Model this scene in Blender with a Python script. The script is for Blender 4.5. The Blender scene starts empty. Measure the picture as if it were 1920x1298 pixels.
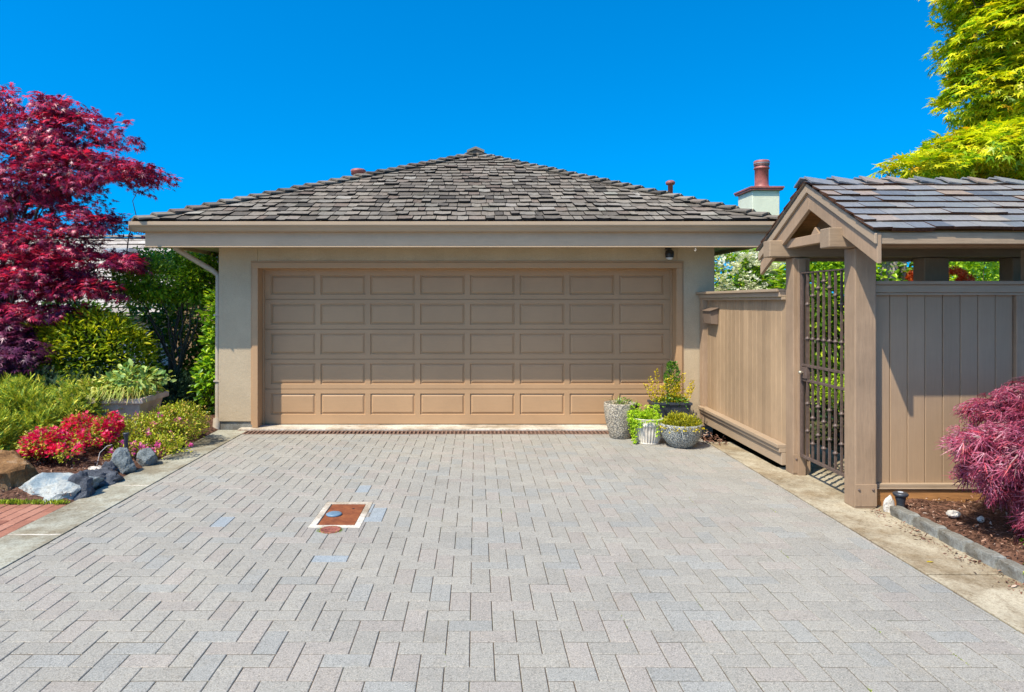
import bpy, bmesh, math, random
import numpy as np
from mathutils import Vector, Matrix, noise
R = math.radians
rnd = random.Random(7)
rng = np.random.default_rng(7)
S = bpy.context.scene
COL = S.collection

# ------------------------------------------------------------------ naming helpers
ORG = {}
def tag(o, label=None, cat=None, group=None, kind=None):
    if label: o['label'] = label
    if cat: o['category'] = cat
    if group: o['group'] = group
    if kind: o['kind'] = kind
    return o
def thing(name, loc, label, cat, group=None):
    o = bpy.data.objects.new(name, None); COL.objects.link(o)
    o.location = loc; o.empty_display_size = .1
    ORG[o] = Vector(loc)
    return tag(o, label, cat, group)
def finish(me, name, mat, parent, origin, smooth=None):
    if isinstance(mat, (list, tuple)):
        for m in mat: me.materials.append(m)
    else: me.materials.append(mat)
    o = bpy.data.objects.new(name, me); COL.objects.link(o)
    if parent is not None:
        o.parent = parent; ORG[o] = ORG[parent]
    else:
        o.location = origin; ORG[o] = Vector(origin)
    return o
def copy_tree(o, parent=None):
    c = o.copy(); COL.objects.link(c)
    if parent is not None: c.parent = parent
    ORG[c] = ORG[o]
    for ch in list(o.children): copy_tree(ch, c)
    return c

class MB:
    def __init__(s): s.v = []; s.f = []; s.sm = []; s.c = []; s.mi = []; s.cur = (1, 1, 1)
    def add(s, vs, fs, smooth=False, mi=None):
        s.mi += list(mi) if mi else [0]*len(fs)
        b = len(s.v); s.v += [tuple(v) for v in vs]; s.c += [s.cur]*len(vs)
        for f in fs: s.f.append(tuple(i+b for i in f)); s.sm.append(smooth)
        return s
    def hexa(s, p):   # 8 points: bottom ring 0-3 ccw seen from above, top ring 4-7
        return s.add(p, [(3,2,1,0),(4,5,6,7),(0,1,5,4),(1,2,6,5),(2,3,7,6),(3,0,4,7)])
    def box(s, x0, x1, y0, y1, z0, z1):
        return s.hexa([(x0,y0,z0),(x1,y0,z0),(x1,y1,z0),(x0,y1,z0),(x0,y0,z1),(x1,y0,z1),(x1,y1,z1),(x0,y1,z1)])
    def prism(s, poly, a, b):   # poly: list of 3D points, extruded by vector from a offset to b offset
        n = len(poly); a = Vector(a); b = Vector(b)
        vs = [Vector(p)+a for p in poly]+[Vector(p)+b for p in poly]
        return s.add(vs, [tuple(range(n-1,-1,-1)), tuple(range(n,2*n))]+[(i,(i+1)%n,n+(i+1)%n,n+i) for i in range(n)])
    def tube(s, pts, rad, n=8, caps=True):
        pts = [Vector(p) for p in pts]; m = len(pts)
        if not hasattr(rad, '__len__'): rad = [rad]*m
        vs = []; prev = None
        for i, p in enumerate(pts):
            d = (pts[min(i+1,m-1)]-pts[max(i-1,0)]).normalized()
            if prev is None:
                u = d.orthogonal().normalized()
            else:
                u = (prev-d*prev.dot(d)); u = u.normalized() if u.length > 1e-6 else d.orthogonal().normalized()
            prev = u; w = d.cross(u)
            for k in range(n):
                a = 2*math.pi*k/n; vs.append(p+(u*math.cos(a)+w*math.sin(a))*rad[i])
        fs = [(i*n+k, i*n+(k+1)%n, (i+1)*n+(k+1)%n, (i+1)*n+k) for i in range(m-1) for k in range(n)]
        s.add(vs, fs, True)
        if caps:
            s.add([vs[k] for k in range(n)], [tuple(range(n-1,-1,-1))]); s.add(vs[-n:], [tuple(range(n))])
        return s
    def lathe(s, prof, c, n=32, flute=0, nfl=0, smooth=True):
        vs = []
        for r, z, *w in prof:
            fl = w[0] if w else 0
            for k in range(n):
                a = 2*math.pi*k/n; rr = r*(1-fl*flute*(0.5+0.5*math.cos(a*nfl)))
                vs.append((c[0]+rr*math.cos(a), c[1]+rr*math.sin(a), c[2]+z))
        m = len(prof)
        fs = [(i*n+k, i*n+(k+1)%n, (i+1)*n+(k+1)%n, (i+1)*n+k) for i in range(m-1) for k in range(n)]
        s.add(vs, fs, smooth)
        s.add(vs[:n], [tuple(range(n-1,-1,-1))]); s.add(vs[-n:], [tuple(range(n))])
        return s
    def build(s, name, mat, parent=None, origin=None, bevel=0, seg=1):
        if origin is None:
            if parent is not None: origin = ORG[parent]
            else:
                xs = [v[0] for v in s.v]; ys = [v[1] for v in s.v]; zs = [v[2] for v in s.v]
                origin = ((min(xs)+max(xs))/2, (min(ys)+max(ys))/2, min(zs))
        ox, oy, oz = origin
        me = bpy.data.meshes.new(name)
        me.from_pydata([(x-ox, y-oy, z-oz) for x, y, z in s.v], [], s.f)
        me.polygons.foreach_set('use_smooth', s.sm); me.polygons.foreach_set('material_index', s.mi)
        at = me.color_attributes.new('col', 'FLOAT_COLOR', 'POINT')
        at.data.foreach_set('color', [q for c in s.c for q in (c[0], c[1], c[2], 1)])
        me.update()
        o = finish(me, name, mat, parent, origin)
        if bevel:
            b = o.modifiers.new('bevel', 'BEVEL'); b.width = bevel; b.segments = seg; b.limit_method = 'ANGLE'; b.angle_limit = R(40)
        return o

# ------------------------------------------------------------------ materials
def srgb(r, g, b):
    f = lambda c: (c/255/12.92) if c/255 <= .04045 else ((c/255+.055)/1.055)**2.4
    return (f(r), f(g), f(b), 1)
def c4(c): return (c[0], c[1], c[2], 1)
class MT:
    def __init__(s, name, rough=.8, spec=.3):
        s.m = bpy.data.materials.new(name); s.m.use_nodes = True
        s.n = s.m.node_tree.nodes; s.l = s.m.node_tree.links
        s.b = s.n['Principled BSDF']; s.out = s.n['Material Output']
        s.b.inputs['Roughness'].default_value = rough; s.b.inputs['Specular IOR Level'].default_value = spec
        s.tc = s.n.new('ShaderNodeTexCoord'); s.hs = []
    def coord(s, scale=(1,1,1), obj=True):
        mp = s.n.new('ShaderNodeMapping'); mp.inputs['Scale'].default_value = scale
        s.l.new(s.tc.outputs['Object'], mp.inputs['Vector']); return mp.outputs['Vector']
    def noise(s, scale, detail=4, rough=.55, st=(1,1,1)):
        t = s.n.new('ShaderNodeTexNoise'); t.inputs['Scale'].default_value = scale; t.inputs['Detail'].default_value = detail
        t.inputs['Roughness'].default_value = rough; s.l.new(s.coord(st), t.inputs['Vector']); return t.outputs['Fac']
    def vor(s, scale, feat='F1', out='Distance', st=(1,1,1)):
        t = s.n.new('ShaderNodeTexVoronoi'); t.feature = feat; t.inputs['Scale'].default_value = scale
        s.l.new(s.coord(st), t.inputs['Vector']); return t.outputs[out]
    def rand(s):
        return s.n.new('ShaderNodeNewGeometry').outputs['Random Per Island']
    def attr(s):
        a = s.n.new('ShaderNodeVertexColor'); a.layer_name = 'col'; return a.outputs['Color']
    def ramp(s, fac, stops, interp='LINEAR'):
        r = s.n.new('ShaderNodeValToRGB'); r.color_ramp.interpolation = interp
        e = r.color_ramp.elements
        while len(e) < len(stops): e.new(.5)
        for i, (p, c) in enumerate(stops): e[i].position = p; e[i].color = c4(c)
        s.l.new(fac, r.inputs['Fac']); return r.outputs['Color']
    def mix(s, a, b, fac, mode='MIX'):
        m = s.n.new('ShaderNodeMix'); m.data_type = 'RGBA'; m.blend_type = mode
        for k, v in ((6, a), (7, b), (0, fac)):
            if hasattr(v, 'links') or isinstance(v, bpy.types.NodeSocket): s.l.new(v, m.inputs[k])
            elif k == 0: m.inputs[0].default_value = v
            else: m.inputs[k].default_value = c4(v)
        return m.outputs[2]
    def col(s, c):
        if isinstance(c, bpy.types.NodeSocket): s.l.new(c, s.b.inputs['Base Color'])
        else: s.b.inputs['Base Color'].default_value = c4(c)
        return s
    def rough(s, c): s.l.new(c, s.b.inputs['Roughness']); return s
    def bump(s, h, strength=.3, dist=.01):
        b = s.n.new('ShaderNodeBump'); b.inputs['Strength'].default_value = strength; b.inputs['Distance'].default_value = dist
        s.l.new(h, b.inputs['Height'])
        if s.hs: s.l.new(s.hs[-1].outputs['Normal'], b.inputs['Normal'])
        s.l.new(b.outputs['Normal'], s.b.inputs['Normal']); s.hs.append(b); return s
    def translucent(s, colr, w=.3):
        t = s.n.new('ShaderNodeBsdfTranslucent'); mx = s.n.new('ShaderNodeMixShader'); mx.inputs[0].default_value = w
        if isinstance(colr, bpy.types.NodeSocket): s.l.new(colr, t.inputs['Color'])
        else: t.inputs['Color'].default_value = c4(colr)
        s.l.new(s.b.outputs[0], mx.inputs[1]); s.l.new(t.outputs[0], mx.inputs[2]); s.l.new(mx.outputs[0], s.out.inputs['Surface'])
        return s
G3 = lambda g: (g, g, g)
def k(c, f): return tuple(x*f for x in c[:3])

def paint(name, c, st=(8, 8, .6), rough=.62, grain=.10, isl=.12, dirt=.25, bump=.25):
    t = MT(name, rough)
    g = t.noise(9, 6, .6, st)
    base = t.ramp(g, [(.3, k(c, 1-grain)), (.7, k(c, 1+grain))])
    r = t.ramp(t.rand(), [(0, G3(1-isl)), (1, G3(1+isl*.6))])
    base = t.mix(base, r, 1, 'MULTIPLY')
    d = t.ramp(t.noise(1.7, 5, .7), [(.35, G3(1-dirt)), (.62, G3(1.03))])
    base = t.mix(base, d, .6, 'MULTIPLY')
    t.col(base); t.bump(g, bump, .004); t.bump(t.noise(60, 3, .6), .12, .002)
    return t.m
TAUPE = (.41, .29, .195)
M = {}
M['post'] = paint('post_paint', (.345, .233, .145), (7, 7, .7), .75, .09, .06, .35, .6)
M['beamx'] = paint('beam_paint', (.33, .235, .15), (.7, 8, 8), .7, .12, .06, .3, .4)
_p = M['post'].node_tree
M['boards'] = paint('board_paint', (.355, .24, .145), (14, 14, .5), .6, .05, .10, .12, .25)
M['boards_side'] = paint('weathered_board_paint', (.37, .25, .145), (14, 14, .45), .7, .12, .18, .25, .4)
M['letter'] = paint('letter_box_paint', (.17,.12,.085), (8,8,.8), .6)
M['kick'] = paint('bare_stained_wood', (.42, .20, .07), (.6, 8, 8), .7, .25, .05, .45, .4)
M['trimx'] = paint('trim_paint', (.36, .265, .175), (.6, 9, 9), .6, .07, .06, .18, .2)
M['fascia'] = paint('fascia_paint', (.50, .345, .21), (.5, 9, 9), .55, .05, .04, .15, .2)
M['gutter'] = paint('gutter_enamel', (.41, .295, .185), (.4, 6, 6), .35, .03, .03, .10, .05)
M['door'] = paint('door_enamel', (.43, .262, .135), (.4, 8, 8), .5, .025, .05, .10, .08)
M['soffit'] = paint('soffit_paint', (.6, .55, .42), (1, 8, 8), .6, .04, .05, .1, .1)
def stucco(name, c):
    t = MT(name, .9, .15)
    n1 = t.noise(2.2, 6, .65); n2 = t.noise(95, 4, .6)
    b = t.ramp(n1, [(.3, k(c, .88)), (.7, k(c, 1.06))])
    b = t.mix(b, t.ramp(n2, [(.35, G3(.86)), (.65, G3(1.06))]), .7, 'MULTIPLY')
    st = t.noise(3, 4, .7, (6, 6, .35))
    b = t.mix(b, t.ramp(st, [(.30, G3(.92)), (.5, G3(1))]), .3, 'MULTIPLY')
    t.col(b); t.bump(n2, .55, .006); t.bump(t.noise(22, 4), .3, .01)
    return t.m
M['stucco'] = stucco('wall_stucco', (.49, .38, .245))
M['stucco_green'] = stucco('chimney_stucco', (.66, .68, .52))
M['stucco_white'] = stucco('neighbour_stucco', (.75, .72, .66))
M['stucco_grey'] = stucco('grey_render', (.42, .42, .36))
def paver_mat():
    t = MT('concrete_paver', .88, .2)
    sp = t.noise(165, 3, .75); sp2 = t.vor(130, 'F1', 'Color')
    base = t.attr()
    base = t.mix(base, t.ramp(sp, [(.3, G3(.55)), (.5, G3(1.0)), (.68, G3(1.5))]), .9, 'MULTIPLY')
    bw = t.n.new('ShaderNodeRGBToBW'); t.l.new(sp2, bw.inputs[0])
    base = t.mix(base, t.ramp(bw.outputs[0], [(.15, (.55,.53,.52)), (.32, G3(1)), (.72, G3(1.0)), (.9, (1.35,1.28,1.2))]), .55, 'MULTIPLY')
    base = t.mix(base, t.ramp(t.noise(.9, 5, .65), [(.3, (.90,.90,.91)), (.68, (1.07,1.05,1.02))]), .9, 'MULTIPLY')
    base = t.mix(base, t.ramp(t.noise(3.4, 6, .75), [(.28, (.80,.76,.70)), (.46, G3(1))]), .55, 'MULTIPLY')
    t.col(base); t.bump(sp, .5, .004); t.bump(t.noise(30, 3), .25, .004)
    return t.m
M['paver'] = paver_mat()
def joint_mat():
    t = MT('joint_sand', .95, .1)
    c = t.ramp(t.noise(1.3, 4, .7), [(.35, (.12,.07,.038)), (.55, (.10,.07,.038)), (.68, (.11,.13,.03))])
    c = t.mix(c, t.ramp(t.noise(60, 3), [(.3, G3(.6)), (.7, G3(1.2))]), .8, 'MULTIPLY')
    t.col(c); t.bump(t.noise(120, 2), .5, .004); return t.m
M['joint'] = joint_mat()
def concrete(name, c, warm=(1,1,1)):
    t = MT(name, .92, .15)
    n1 = t.noise(2.4, 7, .7); sp = t.noise(150, 3, .7); v = t.vor(75, 'F1', 'Color')
    b = t.ramp(n1, [(.28, k(c, .72)), (.5, c), (.7, k(c, 1.16))])
    b = t.mix(b, t.ramp(sp, [(.3, G3(.68)), (.55, G3(1.05)), (.75, G3(1.25))]), .8, 'MULTIPLY')
    bw = t.n.new('ShaderNodeRGBToBW'); t.l.new(v, bw.inputs[0])
    b = t.mix(b, t.ramp(bw.outputs[0], [(.2, (.6,.55,.5)), (.4, G3(1)), (.85, G3(1.0)), (.95, G3(1.3))]), .5, 'MULTIPLY')
    st = t.ramp(t.noise(1.1, 6, .75), [(.42, (.50,.40,.29)), (.56, G3(1))])
    b = t.mix(b, st, .7, 'MULTIPLY')
    b = t.mix(b, t.ramp(t.noise(7, 6, .8), [(.33, (.45,.36,.27)), (.42, G3(1))]), .6, 'MULTIPLY')
    t.col(b); t.bump(sp, .5, .004); return t.m
M['kerb_l'] = concrete('grey_green_concrete', (.37, .36, .285))
M['kerb_r'] = concrete('tan_concrete', (.42, .365, .26))
M['kerb_stone'] = concrete('kerb_stone_grey', (.27, .275, .25))
M['white_conc'] = concrete('threshold_concrete', (.58, .53, .44))
def simple(name, c, rough=.5, spec=.4, var=.15, sc=20, metal=0, bump=.1):
    t = MT(name, rough, spec); t.b.inputs['Metallic'].default_value = metal
    n = t.noise(sc, 5, .6)
    t.col(t.ramp(n, [(.3, k(c, 1-var)), (.7, k(c, 1+var))])); t.bump(n, bump, .003); return t.m
def shake(name, stops, rough=.85, spec=.2, mott=.35, along=(1.2, 1.2, 1.2)):
    t = MT(name, rough, spec)
    b = t.ramp(t.rand(), stops)
    g = t.noise(14, 5, .65, (6, .7, .7))
    b = t.mix(b, t.ramp(g, [(.28, G3(.62)), (.55, G3(1.0)), (.78, G3(1.22))]), .75, 'MULTIPLY')
    b = t.mix(b, t.ramp(t.noise(.8, 4, .6), [(.35, G3(1-mott)), (.62, G3(1.05))]), .6, 'MULTIPLY')
    b = t.mix(b, t.ramp(t.noise(2.6, 5, .7), [(.30, (.70,.80,.66)), (.45, G3(1))]), .5, 'MULTIPLY')
    t.col(b); t.bump(g, .6, .006); return t.m
M['shake_old'] = shake('weathered_cedar_shake', [(0,(.08,.068,.054)),(.12,(.14,.118,.092)),(.42,(.215,.18,.14)),(.60,(.21,.186,.15)),(.80,(.265,.225,.175)),(.93,(.17,.128,.098)),(1,(.33,.30,.25))])
M['shake_new'] = shake('silvered_cedar_shake', [(0,(.11,.12,.14)),(.25,(.17,.18,.195)),(.45,(.26,.24,.225)),(.65,(.19,.20,.21)),(.85,(.33,.28,.235)),(1,(.28,.20,.15))], .5, .5, .12)
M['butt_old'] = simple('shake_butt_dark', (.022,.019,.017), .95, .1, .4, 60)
M['butt_new'] = simple('shake_butt_brown', (.07,.032,.018), .95, .1, .5, 60)
M['shake_pale'] = shake('pale_neighbour_shake', [(0,(.30,.26,.22)),(.5,(.44,.39,.34)),(1,(.56,.51,.45))], .8, .3, .2)
M['deck'] = simple('roof_underlay', (.07,.06,.05), .9)
M['iron'] = simple('brown_iron', (.11,.075,.06), .5, .4, .3, 30)
M['brass'] = simple('worn_lock_steel', (.45,.38,.28), .35, .5, .3, 60, .6)
M['black'] = simple('black_plastic', (.012,.013,.016), .35, .5)
M['slate_plastic'] = simple('charcoal_plastic', (.035,.04,.05), .4, .5, .2)
M['dark_green_pipe'] = simple('cable_grey', (.5,.5,.48), .5)
M['white'] = simple('white_glaze', (.58,.52,.43), .85, .15, .2, 12)
M['lens'] = simple('frosted_lens', (.5,.55,.6), .25, .5)
M['blueplast'] = simple('blue_plastic', (.13,.21,.28), .45, .4, .15)
M['meter'] = simple('meter_enamel', (.22,.36,.42), .45, .4, .1)
M['copper'] = simple('red_brown_flue', (.30,.095,.075), .5, .4, .25, 12)
M['steel'] = simple('galvanised_steel', (.42,.40,.38), .4, .5, .2, 40, .5)
M['glass'] = simple('skylight_glass', (.05,.13,.15), .08, .6, .1)
M['downspout'] = simple('downspout_enamel', (.42,.35,.26), .45, .4, .08)
M['grate'] = simple('drain_iron', (.20,.12,.085), .8, .2, .4, 25)
def rust():
    t = MT('rusty_iron', .85, .2)
    b = t.ramp(t.noise(9, 6, .7), [(.3,(.13,.04,.02)),(.5,(.24,.075,.03)),(.72,(.34,.125,.045))])
    ck = t.n.new('ShaderNodeTexChecker'); ck.inputs['Scale'].default_value = 80; t.l.new(t.coord(), ck.inputs['Vector'])
    b = t.mix(b, t.ramp(ck.outputs['Fac'], [(0,G3(.72)),(1,G3(1.05))]), .7, 'MULTIPLY')
    t.col(b); t.bump(ck.outputs['Fac'], .5, .004); return t.m
M['rust'] = rust()
M['rust_plain'] = simple('rusted_cover', (.24,.085,.06), .8, .2, .4, 25)
def brickpath():
    t = MT('red_brick', .88, .2)
    b = t.ramp(t.rand(), [(0,(.24,.095,.062)),(.5,(.32,.14,.09)),(1,(.39,.19,.13))])
    b = t.mix(b, t.ramp(t.noise(40,5,.7), [(.3,G3(.75)),(.7,G3(1.2))]), .8, 'MULTIPLY')
    t.col(b); t.bump(t.noise(90,3), .4, .004); return t.m
M['brick'] = brickpath()
def mulch():
    t = MT('bark_soil', .95, .1)
    v = t.vor(38, 'F1', 'Color', (1,1,1)); bw = t.n.new('ShaderNodeRGBToBW'); t.l.new(v, bw.inputs[0])
    b = t.ramp(bw.outputs[0], [(0,(.035,.02,.014)),(.45,(.10,.05,.032)),(.8,(.17,.09,.06)),(1,(.28,.19,.14))])
    b = t.mix(b, t.ramp(t.noise(90,4,.7), [(.3,G3(.5)),(.7,G3(1.3))]), .8, 'MULTIPLY')
    t.col(b); t.bump(bw.outputs[0], .9, .02); return t.m
M['mulch'] = mulch()
def chip():
    t = MT('bark_chip', .9, .15)
    t.col(t.ramp(t.rand(), [(0,(.05,.022,.014)),(.4,(.15,.07,.045)),(.7,(.25,.125,.08)),(.92,(.40,.25,.17)),(1,(.6,.5,.42))])); return t.m
M['chip'] = chip()
def ground():
    t = MT('garden_soil', .95, .1)
    b = t.ramp(t.noise(.6,6,.7), [(.35,(.06,.09,.022)),(.5,(.10,.10,.04)),(.7,(.13,.10,.06))])
    b = t.mix(b, t.ramp(t.noise(25,4,.7), [(.3,G3(.55)),(.7,G3(1.2))]), .8, 'MULTIPLY')
    t.col(b); t.bump(t.noise(30,4), .6, .03); return t.m
M['ground'] = ground()
def rockm(name, stops, sc=6, bmp=.7):
    t = MT(name, .88, .2)
    b = t.ramp(t.noise(sc, 8, .68), stops)
    b = t.mix(b, t.ramp(t.noise(70,4,.7), [(.3,G3(.65)),(.7,G3(1.2))]), .7, 'MULTIPLY')
    t.col(b); t.bump(t.noise(14,8,.75), 1.0, .05*bmp/.7); t.bump(t.noise(80,4,.7), .4, .006); return t.m
M['rock_brown'] = rockm('ochre_sandstone', [(.3,(.12,.055,.02)),(.5,(.34,.18,.07)),(.66,(.45,.36,.25)),(.8,(.52,.50,.44))], 4)
M['rock_pale'] = rockm('pale_blue_stone', [(.3,(.15,.21,.24)),(.44,(.29,.35,.37)),(.55,(.52,.52,.46)),(.7,(.33,.39,.41))], 5, .5)
M['rock_dark'] = rockm('dark_basalt', [(.3,(.045,.05,.06)),(.55,(.12,.13,.15)),(.75,(.22,.24,.26))], 7)
M['rock_grey'] = rockm('grey_green_stone', [(.3,(.10,.12,.12)),(.55,(.24,.27,.27)),(.75,(.40,.42,.40))], 9)
M['rock_white'] = rockm('white_quartz', [(.3,(.45,.38,.28)),(.55,(.75,.70,.62)),(.8,(.85,.82,.78))], 6, .4)
def aggregate(name, tint=(1,1,1)):
    t = MT(name, .85, .25)
    v = t.vor(85, 'F1', 'Color'); d = t.vor(85, 'F1', 'Distance'); bw = t.n.new('ShaderNodeRGBToBW'); t.l.new(v, bw.inputs[0])
    b = t.ramp(bw.outputs[0], [(.1,(.16,.16,.16)),(.35,(.38,.36,.32)),(.55,(.56,.50,.40)),(.8,(.72,.66,.56)),(1,(.85,.80,.72))])
    b = t.mix(b, t.ramp(d, [(.25,G3(1.05)),(.65,G3(.38))]), .9, 'MULTIPLY')
    b = t.mix(b, tint, 1, 'MULTIPLY')
    t.col(b); iv = t.ramp(d, [(.2,G3(1)),(.6,G3(0))]); t.bump(iv, .7, .006); return t.m
M['agg_warm'] = aggregate('warm_exposed_aggregate', (1.0,.95,.86))
M['agg_cool'] = aggregate('cool_exposed_aggregate', (.82,.90,.94))
def stoneplant():
    t = MT('terracotta_stone', .85, .2); n = t.noise(5,6,.7)
    t.col(t.ramp(n, [(.35,(.42,.30,.24)),(.6,(.60,.45,.36)),(.8,(.70,.60,.50))])); t.bump(n,.4,.01); return t.m
M['planter_stone'] = stoneplant()
def bark(name, a, b):
    t = MT(name, .9, .15); n = t.noise(8,6,.7,(2.5,2.5,.5))
    t.col(t.ramp(n, [(.3,a),(.65,b)])); t.bump(n,.8,.02); return t.m
M['bark_dark'] = bark('dark_bark', (.05,.035,.025), (.17,.125,.09))
M['bark_pale'] = bark('pale_bark', (.22,.17,.14), (.55,.47,.42))
def leaf(name, stops, tr=.35, rough=.5, spec=.35, trc=None):
    t = MT(name, rough, spec)
    b = t.ramp(t.rand(), stops)
    b = t.mix(b, t.ramp(t.noise(2.6,3,.6), [(.32,G3(.66)),(.65,G3(1.12))]), .8, 'MULTIPLY')
    t.col(b); t.translucent(t.mix(b, trc or (1.3,1.3,.6), 1, 'MULTIPLY'), tr); return t.m
M['l_red'] = leaf('red_maple_leaf', [(0,(.05,.007,.032)),(.25,(.13,.012,.06)),(.5,(.30,.022,.10)),(.72,(.55,.035,.12)),(.9,(.78,.07,.13)),(1,(.66,.28,.40))], .35, .38, .5, (1.8,.6,.7))
M['l_purple'] = leaf('purple_maple_leaf', [(0,(.04,.008,.03)),(.4,(.10,.018,.06)),(.7,(.18,.035,.10)),(1,(.36,.10,.20))], .25, .4, .45, (1.5,.6,.8))
M['l_lace'] = leaf('laceleaf_maple_leaf', [(0,(.09,.015,.03)),(.3,(.22,.03,.065)),(.6,(.40,.055,.105)),(.85,(.50,.20,.28)),(1,(.62,.07,.09))], .25, .4, .4, (1.4,.6,.7))
M['l_yellow'] = leaf('golden_maple_leaf', [(0,(.10,.24,.012)),(.2,(.28,.44,.012)),(.45,(.55,.62,.016)),(.75,(.80,.76,.02)),(.93,(.88,.78,.03)),(1,(.80,.42,.02))], .42, .42, .4, (1.2,1.25,.4))
M['l_hedge'] = leaf('golden_hedge_leaf', [(0,(.08,.16,.008)),(.3,(.20,.30,.01)),(.65,(.42,.48,.015)),(.95,(.62,.60,.02)),(1,(.8,.7,.02))], .3)
M['l_green'] = leaf('green_leaf', [(0,(.03,.09,.015)),(.4,(.08,.20,.022)),(.75,(.17,.35,.03)),(1,(.32,.52,.06))], .28, .35, .5)
M['l_dark'] = leaf('dark_green_leaf', [(0,(.012,.035,.012)),(.5,(.025,.07,.018)),(.9,(.05,.12,.03)),(1,(.09,.18,.04))], .2, .35, .5)
M['l_bright'] = leaf('bright_laurel_leaf', [(0,(.06,.17,.012)),(.4,(.18,.37,.015)),(.75,(.32,.54,.02)),(1,(.6,.7,.04))], .32, .35, .5)
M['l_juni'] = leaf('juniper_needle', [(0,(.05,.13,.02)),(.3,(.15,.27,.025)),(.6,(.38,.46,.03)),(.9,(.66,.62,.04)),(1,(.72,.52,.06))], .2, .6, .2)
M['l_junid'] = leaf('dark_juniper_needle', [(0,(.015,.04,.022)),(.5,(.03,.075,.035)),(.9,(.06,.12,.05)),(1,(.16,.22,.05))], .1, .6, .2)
M['l_azal'] = leaf('azalea_leaf', [(0,(.12,.20,.01)),(.4,(.32,.38,.015)),(.75,(.55,.54,.03)),(.9,(.58,.34,.09)),(1,(.70,.62,.08))], .25)
M['l_lime'] = leaf('lime_trailing_leaf', [(0,(.16,.34,.008)),(.5,(.36,.58,.01)),(1,(.62,.75,.03))], .3)
M['l_gold'] = leaf('golden_twig_leaf', [(0,(.30,.24,.01)),(.5,(.66,.50,.012)),(1,(.85,.70,.03))], .3)
M['l_moss'] = leaf('olive_heather_leaf', [(0,(.14,.17,.01)),(.5,(.36,.36,.015)),(.9,(.62,.56,.02)),(1,(.85,.68,.03))], .25)
M['l_cream'] = leaf('variegated_leaf', [(0,(.20,.32,.05)),(.4,(.42,.48,.07)),(.8,(.66,.64,.16)),(1,(.35,.20,.06))], .3)
M['l_pale'] = leaf('pale_hellebore_leaf', [(0,(.12,.26,.06)),(.6,(.30,.44,.10)),(1,(.55,.60,.16))], .2)
M['l_straw'] = leaf('straw_blade', [(0,(.20,.22,.04)),(.5,(.50,.42,.18)),(1,(.68,.55,.36))], .25)
M['p_red'] = leaf('crimson_petal', [(0,(.62,.006,.05)),(.5,(.86,.015,.10)),(.85,(.95,.04,.20)),(1,(.95,.20,.34))], .3, .5, .25, (1.2,.7,.7))
M['p_pink'] = leaf('magenta_petal', [(0,(.65,.05,.30)),(.5,(.85,.10,.45)),(1,(.95,.35,.62))], .3, .5, .25, (1.2,.8,.9))
M['p_white'] = leaf('cream_petal', [(0,(.62,.66,.42)),(.5,(.80,.80,.62)),(1,(.88,.88,.78))], .2, .6, .2)
M['p_orange'] = leaf('orange_petal', [(0,(.7,.07,.02)),(.6,(.85,.16,.04)),(1,(.9,.3,.12))], .3, .5, .25)
M['grass'] = leaf('moss_tuft', [(0,(.14,.22,.01)),(.6,(.34,.44,.02)),(1,(.5,.55,.05))], .25)

# ------------------------------------------------------------------ foliage
def T_oval(w=.24, fold=.10):
    v = [(0,0,0),(.4,w,fold),(.4,0,0),(.4,-w,fold),(.78,w*.72,fold*.6),(.78,0,-.03),(.78,-w*.72,fold*.6),(1,0,-.1)]
    return v, [(0,2,1),(0,3,2),(1,2,5,4),(2,3,6,5),(4,5,7),(5,6,7)]
def T_star(nl=7, inner=.26, droop=.22, spread=125, back=.72):
    v = [(0,0,0)]; f = []; an = [R(-spread+2*spread*i/(nl-1)) for i in range(nl)]
    step = an[1]-an[0]
    for i in range(nl+1):
        a = an[0]-step/2+i*step; v.append((inner*math.cos(a), inner*math.sin(a), .03))
    for i, a in enumerate(an):
        L = 1-(1-back)*abs(a)/R(spread)
        v.append((L*math.cos(a), L*math.sin(a), -droop*L))
    for i in range(nl): f.append((0, 1+i, nl+2+i, 2+i))
    return v, f
def T_lace(nl=9, w=.030, droop=.45):
    v = []; f = []
    for i in range(nl):
        a = R(-85+170*i/(nl-1)); L = 1-.35*abs(a)/R(85); ca, sa = math.cos(a), math.sin(a); b = len(v)
        for t, ww in ((.05, .4), (.5, 1.0), (1, .1)):
            z = -droop*(t*L)**2
            v += [(t*L*ca-sa*w*ww, t*L*sa+ca*w*ww, z), (t*L*ca+sa*w*ww, t*L*sa-ca*w*ww, z)]
        f += [(b, b+1, b+3, b+2), (b+2, b+3, b+5, b+4)]
        # side teeth
        for t in (.35, .65):
            for sd in (1, -1):
                b = len(v); aa = a+sd*.7; x, y, z = t*L*ca, t*L*sa, -droop*(t*L)**2
                v += [(x, y, z), (x+.2*math.cos(aa)-.02*math.sin(aa), y+.2*math.sin(aa)+.02*math.cos(aa), z-.05), (x+.09*math.cos(aa)+.03*math.sin(aa), y+.09*math.sin(aa)-.03*math.cos(aa), z)]
                f.append((b, b+1, b+2))
    return v, f
def T_frond(n=6):
    v = [(0,-.02,0),(0,.02,0),(1,.01,.05),(1,-.01,.05)]; f = [(0,1,2,3)]
    for i in range(n):
        t = .12+.8*i/n
        for sd in (1, -1):
            b = len(v); L = .30*(1.1-t*.8)
            v += [(t,0,.02*t),(t+L*.55, sd*L*.75+.03, .05),(t+L*.9, sd*L, .02),(t+L*.45, sd*L*.30, 0)]
            f.append((b,b+1,b+2,b+3))
    return v, f
def T_blade():
    v = []; f = []
    for i in range(5):
        t = i/4; w = .035*(1-t*.85); v += [(t*.75, w, .55*t-.75*t*t*t), (t*.75, -w, .55*t-.75*t*t*t)]
    for i in range(4): f.append((2*i, 2*i+1, 2*i+3, 2*i+2))
    return v, f
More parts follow.
